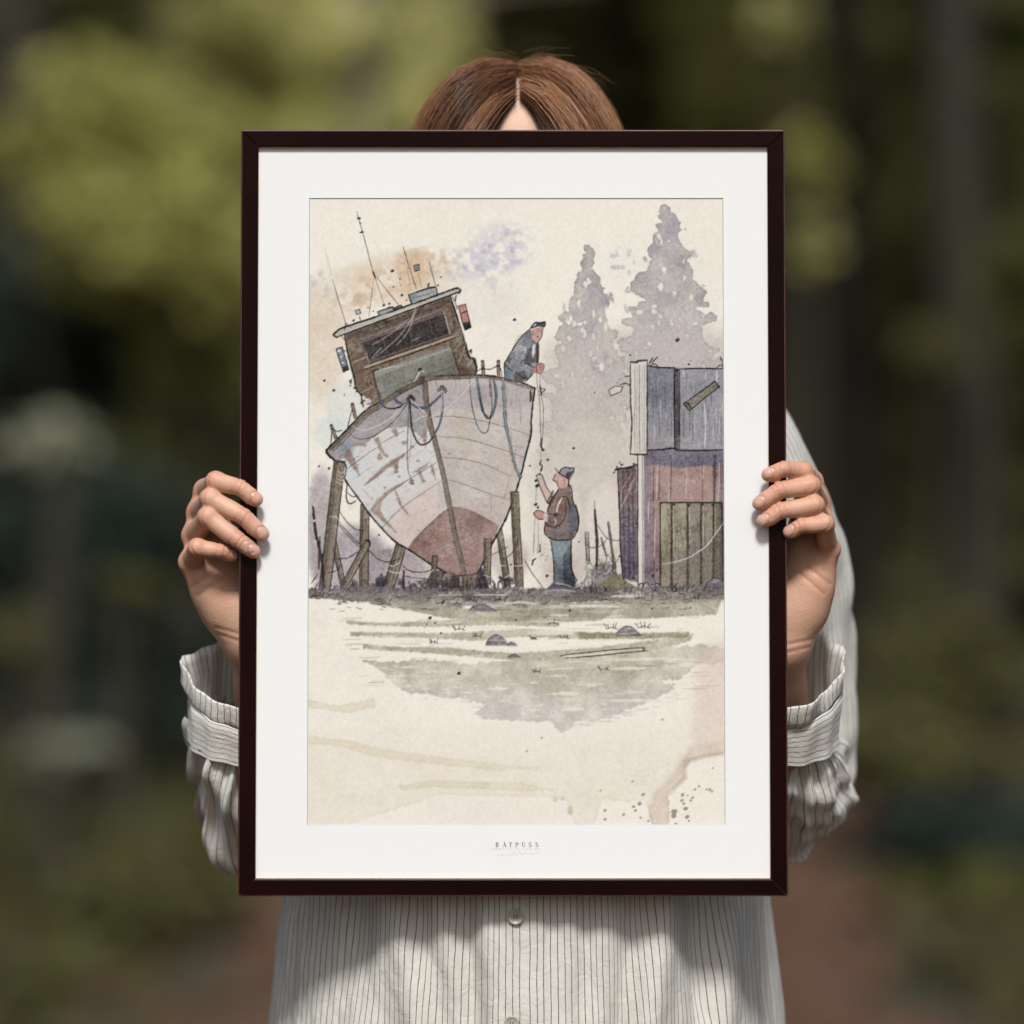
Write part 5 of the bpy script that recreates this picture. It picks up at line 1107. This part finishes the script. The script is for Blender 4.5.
for side in 'lr':
    W, E = ARM[side]; ax = nz(W - E); sh = SHO[side]; q = -1 if side == 'l' else 1
    if side == 'l':
        K0 = WP(251, 722, .085); path = [E + (.004, -.002, -.014), WP(281, 806, .175), WP(261, 792, .148), WP(250, 762, .113), K0]; up_ = [sh + (.03, 0, .02), sh + (.004, .0, -.015), (sh + E) / 2 + (.012, .008, 0), E + (.014, .006, .02), E + (.010, .0, -.010)]
        rads = [.012, .050, .062, .060, .051, .045, .039]; ur = [.048, .052, .050, .050, .048, .012]
    else:
        K0 = WP(778, 722, .085); path = [E + (.002, -.002, -.014), WP(768, 808, .175), WP(770, 792, .150), WP(774, 762, .115), K0]; up_ = [sh + (-.03, 0, .012), sh + (.004, 0, -.012), (sh + E) / 2 + (.031, .008, .0), E + (.022, .006, .045), E + (.010, .0, -.010)]
        rads = [.012, .048, .056, .057, .055, .048, .039]; ur = [.046, .053, .050, .049, .048, .012]
    v, f, u, p, fr = sleeve(path, rads, 210, 120, ([0, .3, .6, .85, 1], [0, .25, .7, 1.2, .7]), 60 + q)
    v2, f2, u2, _, _ = sleeve(up_, ur, 200, 110, ([0, 1], [0, .15]), 80 + q, amp=.5); SV.append(v2); SF.append(f2 + noff); SU.append(u2); noff += len(v2)
    SV.append(v); SF.append(f + noff); SU.append(u); noff += len(v)
    # cuff: a stiff band, and the unbuttoned edge flaring open above it
    tilt = nz(ax + (np.array([.10, -.15, .0]) if side == 'l' else np.array([-.30, -.15, .10])))
    ax = nz(nz(p[-1] - p[-6]) + np.array([0, .25, .5])); c0 = p[-1] - ax * .010
    rows = []; tcu = np.linspace(0, 2 * np.pi, 160, endpoint=False)
    prof = [(-.006, .0475, .15), (.0, .0470, .2), (.012, .0478, .4), (.026, .0486, .7), (.034, .0492, .85), (.0355, .0478, .9)]
    prof2 = [(.034, .0470, .9), (.040, .0500, .95), (.047, .0495, 1.0), (.054, .0508, 1.05), (.0553, .0498, 1.05), (.048, .0480, 1.0), (.036, .0455, .9), (.0, .0440, .3)]
    def rings(pr, wav, seed):
        out = []
        for (s0, r0, tl) in pr:
            n_ = nz(ax * (1 - .55 * tl) + tilt * .55 * tl); A_ = nz(np.cross(n_, [0, 1, 0])); B_ = np.cross(n_, A_)
            d = wav * s0 * (np.sin(3 * tcu + seed) * .06 + np.sin(5 * tcu + seed * 2) * .05 + np.sin(9 * tcu + seed) * .03)
            rr = r0 + d * .9 + .0010 * np.sin(13 * tcu + seed) + .0013 * wnoise(tcu * 5, tcu * 0 + s0 * 90, int(seed * 10), 7)
            out.append(c0 + ax * s0 + n_ * (d * .8)[:, None] + rr[:, None] * (np.cos(tcu)[:, None] * A_ + np.sin(tcu)[:, None] * B_))
        vv = np.vstack(out); sarr = np.cumsum([0] + [max(.001, math.hypot(pr[i + 1][0] - pr[i][0], pr[i + 1][1] - pr[i][1])) for i in range(len(pr) - 1)])
        uu = np.stack([np.tile(tcu * .05, len(pr)), np.repeat(sarr, 160)], -1)
        return vv, grid_faces(len(pr), 160), uu
    CUFFS.append((rings(prof, .25, 1.0 if side == 'l' else 2.3), rings(prof2, 1.0, .7 if side == 'l' else 3.1)))
SHIRT = mesh_obj('shirt', np.vstack(SV), np.vstack(SF), M_SH, PERSON, uv=np.vstack(SU))
for band, flare in CUFFS:
    cf = mesh_obj('cuff', band[0], band[1], M_CUFF, SHIRT, uv=band[2])
    v, f, u = flare
    mesh_obj('cuff', v, f, M_SH, SHIRT, uv=u)
# collar
V, F = tube(np.array([(cx + .066 * math.sin(t), .165 - .060 * math.cos(t), ZC + .142 + .012 * math.cos(t + math.pi)) for t in np.linspace(.25, 2 * np.pi - .25, 40)]), .012, 10)
mesh_obj('collar', V, F, M_SH, SHIRT, uv=V[:, [0, 2]])
# buttons down the placket
m = NT('shell_button'); m.col(m.mix(m.noise(260, 3), (.30, .27, .22), (.46, .43, .38))); m.set(Roughness=.3); M_BUT = m.m
m = NT('button_thread'); m.col(m.mix(m.noise(600), (.10, .075, .055), (.16, .12, .09))); m.set(Roughness=.8); M_THR = m.m
bpx = [(515.5, 915.5), (511.5, 1024)] + [(513, 1133)] + [(514, 806), (514, 697), (514, 590)]
for (bx, by) in bpx:
    pt = WP(bx, by, .012)
    k = np.argmin(np.abs(zz - pt[2])); row = np.stack([X[k], Y[k]], -1); sel = np.where(ct[k] > 0)[0]
    jx_ = sel[np.argmin(np.abs(row[sel, 0] - pt[0]))]
    y0 = row[jx_, 1] - .0006
    prof = [(0, -.0012), (.0030, -.0012), (.0042, -.0016), (.0053, -.0024), (.0059, -.0022), (.0060, -.0012), (.0056, 0), (0, 0)]
    t = np.linspace(0, 2 * np.pi, 28, endpoint=False)
    v = np.array([(pt[0] + r0 * math.sin(a), y0 + dy, zz[k] + r0 * math.cos(a)) for r0, dy in prof for a in t])
    bt = mesh_obj('button', v, grid_faces(len(prof), 28), M_BUT, SHIRT)
    vs = [box((pt[0] + sx * .0011, y0 - .0014, zz[k]), (.0007, .0007, .0034)) for sx in (-1, 1)]
    v, f = join(vs); mesh_obj('thread', v, f, M_THR, SHIRT, smooth=False)
# trousers and shoes (below the picture)
m = NT('dark_denim'); m.col(m.mix(m.noise(300, 3), (.02, .025, .04), (.035, .04, .06))); m.set(Roughness=.9)
pv = [tube([(BX, .150, ZC - .34), (BX, .150, ZC - .46), (BX, .150, ZC - .56)], [.150, .168, .150], 40)]
pv = [(v * 1.0, f) for v, f in pv]
pv[0][0][:, 1] = .150 + (pv[0][0][:, 1] - .150) * .70
for q in (-1, 1): pv.append(tube([(BX + q * .082, .15, ZC - .46), (BX + q * .09, .147, .62), (BX + q * .095, .146, .45), (BX + q * .10, .16, .07)], [.090, .075, .064, .056], 28))
v, f = join(pv); TRO = mesh_obj('trousers', v, f, m.m, PERSON)
m = NT('brown_leather'); m.col(m.mix(m.noise(80, 3), (.05, .028, .018), (.08, .045, .028))); m.set(Roughness=.5)
for q in (-1, 1):
    v, f = tube(np.array([(BX + q * .098, .225, .045), (BX + q * .10, .19, .052), (BX + q * .103, .13, .050), (BX + q * .107, .06, .040), (BX + q * .11, -.01, .034), (BX + q * .112, -.035, .030)]), [.030, .046, .046, .046, .043, .022], 20)
    v[:, 2] = np.maximum(v[:, 2], .004); mesh_obj('shoe', v, f, m.m, PERSON)
# ================================================================ the forest
def leaf_mesh(pts, size, rg, droop=.3, up=.35, narrow=.5):
    """many small bent leaves, each a folded pair of quads, at the given points"""
    n = len(pts)
    d = rg.normal(0, 1, (n, 3)); d[:, 2] = d[:, 2] * .5 - droop; d = nz(d)
    nr = rg.normal(0, .5, (n, 3)) + np.array([0, -.75, up + .45]); s = nz(np.cross(d, nr)); nr = nz(np.cross(s, d))
    L = (size * rg.uniform(.6, 1.35, n))[:, None]; w = L * narrow * .5
    a = pts; b = pts + d * L * .5 - nr * L * .05; c = pts + d * L - nr * L * .22
    V = np.stack([a, b - s * w, c, b + s * w], 1).reshape(-1, 3)
    F = np.arange(4 * n).reshape(n, 4)
    return V, F
def leaf_mat(name, dark, light, trans=.42, rough=.55):
    m = NT(name)
    c = m.ramp(m.attr('hue'), [(0, dark), (1, light)]); m.col(c)
    m.set(Roughness=rough); m.b.inputs['Specular IOR Level'].default_value = .1
    t = m.n('BsdfTranslucent'); m.l(m.mix(1.0, c, (1.25, 1.2, .6), 'MULTIPLY'), t.inputs['Color'])
    x = m.n('MixShader'); x.inputs[0].default_value = trans
    m.l(m.b.outputs[0], x.inputs[1]); m.l(t.outputs[0], x.inputs[2]); m.l(x.outputs[0], m.o.inputs['Surface'])
    return m.m
LM = {
 'olive': leaf_mat('olive_leaves', (.24, .235, .06), (.54, .525, .20)),
 'bright': leaf_mat('yellow_green_leaves', (.45, .435, .18), (.76, .74, .40)),
 'pale': leaf_mat('pale_grey_green_leaves', (.20, .21, .15), (.40, .41, .32)),
 'mid': leaf_mat('mid_green_leaves', (.065, .066, .025), (.16, .15, .06)),
 'dark': leaf_mat('dark_green_leaves', (.046, .054, .016), (.115, .118, .036)),
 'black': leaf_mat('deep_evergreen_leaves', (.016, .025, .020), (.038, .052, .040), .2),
 'rust': leaf_mat('fallen_leaves', (.050, .026, .014), (.13, .068, .036), .1),
}
m = NT('rough_bark'); bn = m.noise(14, 5, .65); m.col(m.ramp(bn, [(.3, (.010, .0085, .004)), (.7, (.028, .022, .011))])); m.set(Roughness=.9); m.bump(bn, .8, .02); M_BARK = m.m
m = NT('pale_bark'); bn = m.noise(6, 5, .65); m.col(m.ramp(bn, [(.3, (.20, .15, .115)), (.7, (.36, .285, .23))])); m.set(Roughness=.85); m.bump(bn, .6, .015); M_PALE = m.m
m = NT('thin_stem'); m.col(m.mix(m.noise(20), (.03, .024, .014), (.06, .05, .028))); m.set(Roughness=.8); M_STEM = m.m

def G(px, py, d):
    """point seen at a photo pixel, d metres from the camera"""
    return WP(px, py, d - D)
def clump_points(n, rx, ry, rz, rg, lobes=9, hollow=.35):
    """points gathered in lobes so that gaps stay between them"""
    c = nz(rg.normal(0, 1, (lobes, 3))) * rg.uniform(.25, .85, (lobes, 1))
    k = rg.integers(0, lobes, n); r_ = nz(rg.normal(0, 1, (n, 3))) * (rg.uniform(hollow, 1, (n, 1)) ** .5) * rg.uniform(.16, .36, (lobes, 1))[k]
    return (c[k] + r_) * np.array([rx, ry, rz]), k
def shrub(name, cat, label, c, r, n, size, kind, seed, lobes=9, narrow=.5, group=None, ground=None):
    """a bush or leafy sapling: stems from the soil, leaves in lobes"""
    rg = np.random.default_rng(seed); c = np.array(c, float)
    t = bpy.data.objects.new(name, None); COL.objects.link(t); t.location = (c[0], c[1], 0)
    tag(t, label, cat, group)
    pts, k = clump_points(n, r[0], r[1], r[2], rg, lobes)
    pts = pts + np.array([0, 0, c[2]]); pts = pts[pts[:, 2] > .03]; 
    V, F = leaf_mesh(pts, size, rg, narrow=narrow)
    hue = np.repeat(np.clip(rg.normal(.42, .34, len(pts)), 0, 1), 4)
    o = mesh_obj('foliage', V, F, LM[kind], None, attrs={'hue': hue}, smooth=False); o.parent = t
    st = []
    for q in range(6):
        e = pts[rg.integers(0, len(pts))]; b0 = np.array([rg.normal(0, .06), rg.normal(0, .06), -.02])
        st.append(tube(cspline([b0, b0 * .5 + e * .45 + rg.normal(0, .05, 3), e], 9), np.linspace(.014, .004, 9), 6))
    v, f = join(st); o = mesh_obj('stem', v, f, M_STEM, None); o.parent = t
    return t
def tree(name, label, x, y, rad, height, crown_z, crown_r, n, size, kind, seed, bark, lean=0.0, lobes=26, cat='tree', crown_off=(0, 0)):
    rg = np.random.default_rng(seed)
    t = bpy.data.objects.new(name, None); COL.objects.link(t); t.location = (x, y, 0); tag(t, label, cat)
    hs = np.linspace(-.1, height, 22); px_ = lean * hs + .05 * np.sin(hs * .9 + seed); py_ = .04 * np.sin(hs * 1.1 + seed * 2)
    path = np.stack([px_, py_, hs], -1); rr = rad * (1 - .62 * np.clip(hs, 0, None) / height) * (1 + .35 * np.exp(-np.clip(hs, 0, None) * 4))
    v, f = tube(path, rr, 16); parts = [(v, f)]
    for q in range(9):
        h0 = rg.uniform(crown_z[0] * .75, crown_z[1] * .85); i0 = np.argmin(np.abs(hs - h0)); a = rg.uniform(0, 6.28); L = crown_r * rg.uniform(.6, .95)
        b0 = path[i0]; e = b0 + np.array([math.cos(a) * L, math.sin(a) * L, L * rg.uniform(.15, .6)])
        parts.append(tube(cspline([b0, b0 * .5 + e * .5 + (0, 0, .1 * L), e], 9), np.linspace(rr[i0] * .5, .012, 9), 8))
    v, f = join(parts); o = mesh_obj('trunk', v, f, bark, None); o.parent = t
    cz = (crown_z[0] + crown_z[1]) / 2
    pts, k = clump_points(n, crown_r, crown_r, (crown_z[1] - crown_z[0]) / 2, rg, lobes)
    pts = pts + np.array([crown_off[0], crown_off[1], cz])
    V, F = leaf_mesh(pts, size, rg)
    o = mesh_obj('crown', V, F, LM[kind], None, attrs={'hue': np.repeat(np.clip(rg.normal(.5, .25, len(pts)), 0, 1), 4)}, smooth=False); o.parent = t
    return t

# ground: forest floor with a trodden path
m = NT('forest_floor')
tc = m.n('TexCoord').outputs['Object']; sep = m.n('SeparateXYZ'); m.l(tc, sep.inputs[0])
n1 = m.noise(2.2, 5, .6); n2 = m.noise(30, 4, .65)
litter = m.ramp(n2, [(.3, (.020, .014, .008)), (.55, (.045, .030, .016)), (.75, (.085, .055, .030))])
moss = m.ramp(n2, [(.3, (.018, .020, .008)), (.7, (.055, .056, .020))])
m.col(m.mix(m.ramp(n1, [(.42, (0, 0, 0)), (.58, (1, 1, 1))]), litter, moss)); m.set(Roughness=.95); m.bump(n2, .6, .03)
gx = np.concatenate([[-60, -30, -15], np.linspace(-8, 8, 41), [15, 30, 60]]); gy = np.concatenate([[-30, -12, -6], np.linspace(-3, 22, 61), [30, 45, 80]])
GX, GY = np.meshgrid(gx, gy); GZ = .05 * np.sin(GX * 1.3) * np.sin(GY * .7) * np.clip(np.abs(GX) - .8, 0, 1) - .03 * (np.abs(GX) > .8)
GZ = GZ - .02 
V = np.stack([GX, GY, GZ], -1).reshape(-1, 3)
tag(mesh_obj('ground', V, grid_faces(len(gy), len(gx), False), m.m), 'dark forest floor of moss and litter on both sides of the path', 'ground', kind='structure')
m = NT('trodden_earth'); n2 = m.noise(26, 5, .65); m.col(m.ramp(n2, [(.3, (.055, .024, .012)), (.55, (.10, .047, .024)), (.75, (.155, .078, .042))])); m.set(Roughness=.95); m.bump(n2, .5, .02)
py_ = np.linspace(-5, 15, 60); cxp = .12 + .05 * np.sin(py_ * .5) + np.clip(py_ - 7, 0, 9) ** 2 * .03
wv = 1.0 + .10 * np.sin(py_ * 1.7) + .08 * np.sin(py_ * 3.9)
prof = np.linspace(-1, 1, 9)
V = np.stack([cxp[:, None] + wv[:, None] * prof[None] + .04 * np.sin(py_ * 7)[:, None] * prof[None], np.repeat(py_[:, None], 9, 1), np.tile(.004 - .03 * (np.abs(prof) > .9), (60, 1))], -1).reshape(-1, 3)
tag(mesh_obj('path', V, grid_faces(60, 9, False), m.m), 'reddish brown trodden earth path leading back behind the person', 'path', kind='structure')

# low plants and fallen leaves beside the path: nobody could count them
rg = np.random.default_rng(77)
n = 26000; xs = rg.uniform(-5, 5, n); ys = rg.uniform(2.5, 17, n); cxi = np.interp(ys, py_, cxp); off = np.abs(xs - cxi)
keep = rg.random(n) < np.clip((off - .98) * 2.2, .0, 1); xs, ys = xs[keep], ys[keep]; off = off[keep]
hgt = np.clip((off - .95) * .45, .0, .55) * (.5 + .5 * np.sin(xs * 3.1 + 1) * np.sin(ys * 2.3)) + .02
pts = np.stack([xs, ys, rg.random(len(xs)) * hgt], -1)
V, F = leaf_mesh(pts, .10, rg)
hue = np.repeat(np.clip(rg.normal(.45, .25, len(pts)), 0, 1), 4)
tag(mesh_obj('undergrowth', V, F, LM['dark'], attrs={'hue': hue}, smooth=False), 'blurred low green plants growing beside the brown path', 'undergrowth', kind='stuff')
n = 9000; xs = rg.uniform(-4, 4, n); ys = rg.uniform(2, 16, n); pts = np.stack([xs, ys, rg.uniform(.004, .03, n)], -1)
V, F = leaf_mesh(pts, .07, rg, droop=0, up=2.0)
tag(mesh_obj('leaf_litter', V, F, LM['rust'], attrs={'hue': np.repeat(rg.random(n), 4)}, smooth=False), 'rust brown fallen leaves scattered over path and forest floor', 'leaf litter', kind='stuff')

# the far wood: one mass of trunks and leaves that closes the view
rg = np.random.default_rng(99)
n = 42000; a = rg.uniform(-1, 1, n); dist = rg.uniform(24, 34, n)
pts = np.stack([a * 13, dist, rg.random(n) ** 1.3 * 8], -1)
bear = pts[:, 0] / (pts[:, 1] + D) / S * D + 512                  # the wood thins out where the light comes through
gap = (bear > 205) & (bear < 475) & (pts[:, 2] > 2.3 + .5 * np.sin(pts[:, 0] * 2)) & (rg.random(n) < .25)
pts = pts[~gap]; n = len(pts)
n2_ = 30000; an = rg.uniform(R(24), R(100), n2_) * rg.choice([-1, 1], n2_); dr = rg.uniform(22, 34, n2_)
pts = np.vstack([pts, np.stack([np.sin(an) * dr, np.cos(an) * dr, rg.random(n2_) ** 1.2 * 9], -1)]); n = len(pts)
V, F = leaf_mesh(pts, .46, rg, narrow=.75); parts_hue = np.repeat(np.clip(rg.normal(.4, .25, n), 0, 1), 4)
tag(mesh_obj('woods', V, F, LM['dark'], attrs={'hue': parts_hue}, smooth=False), 'dark blurred wood far behind all the bushes and trunks', 'woods', kind='stuff')

# --- trees whose trunks stand in the view
g = G(958, 300, 13.5); tree('tree', 'dark brown trunk standing tall at the right edge of the photo', g[0], g[1], .14, 9, (4.2, 8.5), 2.2, 1500, .30, 'dark', 1, M_BARK, .004)
g = G(846, 300, 17.0); tree('tree', 'dim dark trunk between the frame and the brown trunk at right', g[0], g[1], .20, 10, (5.0, 9.5), 2.4, 1500, .32, 'dark', 2, M_BARK, -.006)
g = G(346, 60, 19.5); tree('birch_tree', 'pale barked trunk in the light gap above the frame, left of the head', g[0], g[1], .16, 11, (5.2, 10.5), 2.2, 3000, .25, 'bright', 3, M_PALE, .004)
g = G(14, 300, 16.0); tree('tree', 'dark brown trunk at the upper left corner of the photo', g[0], g[1], .20, 10, (4.6, 9), 1.8, 1300, .32, 'dark', 4, M_BARK, .0)
g = G(590, 20, 21.0); tree('evergreen_tree', 'dark green tree right behind the top of the head', g[0], g[1], .17, 11, (2.0, 8), 1.35, 6000, .22, 'mid', 5, M_BARK, .0)
# --- bushes, saplings and sprays of leaves, from left to right
B = [
 ('leafy_bush', 'bush', 'large olive green bush left of the upper frame, brightest of the left side', G(158, 178, 14), (.80, .5, .66), 6000, .085, 'olive'),
 ('leafy_bush', 'bush', 'yellowish olive bush at the left beside the middle of the frame', G(195, 300, 14.8), (.38, .4, .62), 2200, .085, 'olive'),
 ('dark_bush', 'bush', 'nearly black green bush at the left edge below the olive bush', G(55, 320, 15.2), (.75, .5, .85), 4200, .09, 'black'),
 ('leaf_spray', 'plant', 'pale grey green spray of leaves at the far left, left of the hand', G(50, 436, 10.5), (.15, .12, .065), 110, .10, 'pale'),
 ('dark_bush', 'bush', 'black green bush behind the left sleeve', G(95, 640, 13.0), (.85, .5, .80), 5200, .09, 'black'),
 ('leaf_spray', 'plant', 'dull olive spray of leaves left of the left hand, below the pale spray', G(122, 592, 10.8), (.15, .12, .11), 130, .075, 'mid'),
 ('leaf_spray', 'plant', 'faint olive spray at the left edge level with the left wrist', G(20, 640, 10.8), (.13, .12, .16), 170, .07, 'mid'),
 ('leaf_spray', 'plant', 'long pale olive spray left of the left cuff', G(62, 745, 10.2), (.21, .12, .04), 110, .07, 'pale'),
 ('leaf_spray', 'plant', 'dim olive spray below the long pale spray at left', G(140, 842, 9.6), (.16, .14, .07), 220, .075, 'mid'),
 ('low_bush', 'bush', 'low olive brown bush beside the path at lower left', G(165, 895, 9.4), (.34, .3, .16), 1300, .07, 'mid'),
 ('leafy_sapling', 'sapling', 'light olive sapling above the left half of the frame', G(285, 70, 16.5), (.80, .5, .80), 3800, .085, 'bright'),
 ('leafy_sapling', 'sapling', 'yellow green sapling touching the left side of the hair', G(425, 70, 17.5), (.34, .3, .85), 2000, .085, 'bright'),
 ('leafy_sapling', 'sapling', 'olive sapling above the right half of the frame', G(738, 75, 16.5), (.58, .4, .55), 2400, .085, 'olive'),
 ('leaf_spray', 'plant', 'golden olive leaves at the top edge above the right corner of the frame', G(788, 12, 14.5), (.17, .15, .12), 240, .08, 'bright'),
 ('leaf_spray', 'plant', 'olive leaves just right of the upper right corner of the frame', G(800, 195, 14.0), (.18, .12, .42), 240, .08, 'olive'),
 ('leaf_spray', 'plant', 'round olive spray right of the frame above the right shoulder', G(924, 340, 13.2), (.26, .14, .20), 200, .08, 'mid'),
 ('leaf_spray', 'plant', 'tall olive spray near the right edge beside the brown trunk', G(990, 278, 12.6), (.15, .12, .32), 200, .08, 'mid'),
 ('dark_bush', 'bush', 'tall dark bush behind the right edge of the frame', G(880, 300, 18.5), (1.2, .5, 1.7), 7500, .11, 'mid'),
 ('leafy_bush', 'bush', 'mid green bush right of the right sleeve', G(945, 665, 12.5), (.42, .35, .24), 2000, .08, 'mid'),
 ('leafy_bush', 'bush', 'dull green bush beside the right elbow, under the mid green bush', G(890, 745, 12.0), (.40, .35, .24), 1800, .08, 'mid'),
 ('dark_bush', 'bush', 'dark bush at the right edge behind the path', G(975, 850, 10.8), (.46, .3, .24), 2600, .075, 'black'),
 ('fern', 'fern', 'olive fern frond arching over the path at lower right', G(930, 955, 9.0), (.22, .12, .045), 260, .075, 'mid'),
]
for i, (nm, cat, lab, c, r, n, sz, kind) in enumerate(B):
    shrub(nm, cat, lab, c, r, n, sz, kind, 200 + i, lobes=max(6, min(30, n // 90)))
# ================================================================ light, sky and camera
SUN_EL, SUN_AZ = R(47), R(0)          # from behind the camera, a little to the right
sd_ = Vector((math.sin(SUN_AZ) * math.cos(SUN_EL), -math.cos(SUN_AZ) * math.cos(SUN_EL), math.sin(SUN_EL)))
L = bpy.data.lights.new('sun', 'SUN'); L.energy = 3.0; L.angle = R(10); L.color = (1, .997, .978)
so = bpy.data.objects.new('sun', L); COL.objects.link(so); so.rotation_euler = sd_.to_track_quat('Z', 'Y').to_euler(); so.location = (2, -6, 8)
w = bpy.data.worlds.new('World'); SC.world = w; w.use_nodes = True
nt = w.node_tree; sky = nt.nodes.new('ShaderNodeTexSky'); sky.sky_type = 'NISHITA'; sky.sun_disc = False
sky.sun_elevation = SUN_EL; sky.sun_rotation = math.pi - SUN_AZ; sky.air_density = 1; sky.dust_density = 3; sky.ozone_density = .6
bg = nt.nodes['Background']; nt.links.new(sky.outputs[0], bg.inputs[0]); bg.inputs[1].default_value = .085
cam = bpy.data.cameras.new('camera'); co = bpy.data.objects.new('camera', cam); COL.objects.link(co)
co.location = (0, -D, ZC); co.rotation_euler = (math.pi / 2, 0, 0)
cam.sensor_width = 36; cam.lens = 36 * D / (1024 * S); cam.clip_start = .05; cam.clip_end = 500
cam.dof.use_dof = True; cam.dof.focus_distance = D + .019; cam.dof.aperture_fstop = cam.lens / 54.0; cam.dof.aperture_blades = 0
SC.camera = co
SC.view_settings.view_transform = 'Standard'; SC.view_settings.look = 'None'; SC.view_settings.gamma = 1; SC.view_settings.use_curve_mapping = False
SC.view_settings.exposure = .27
SC.render.engine = 'CYCLES'; SC.cycles.use_denoising = True; SC.cycles.max_bounces = 6; SC.cycles.transparent_max_bounces = 6
SC.cycles.caustics_reflective = False; SC.cycles.caustics_refractive = False; SC.cycles.sample_clamp_indirect = 6
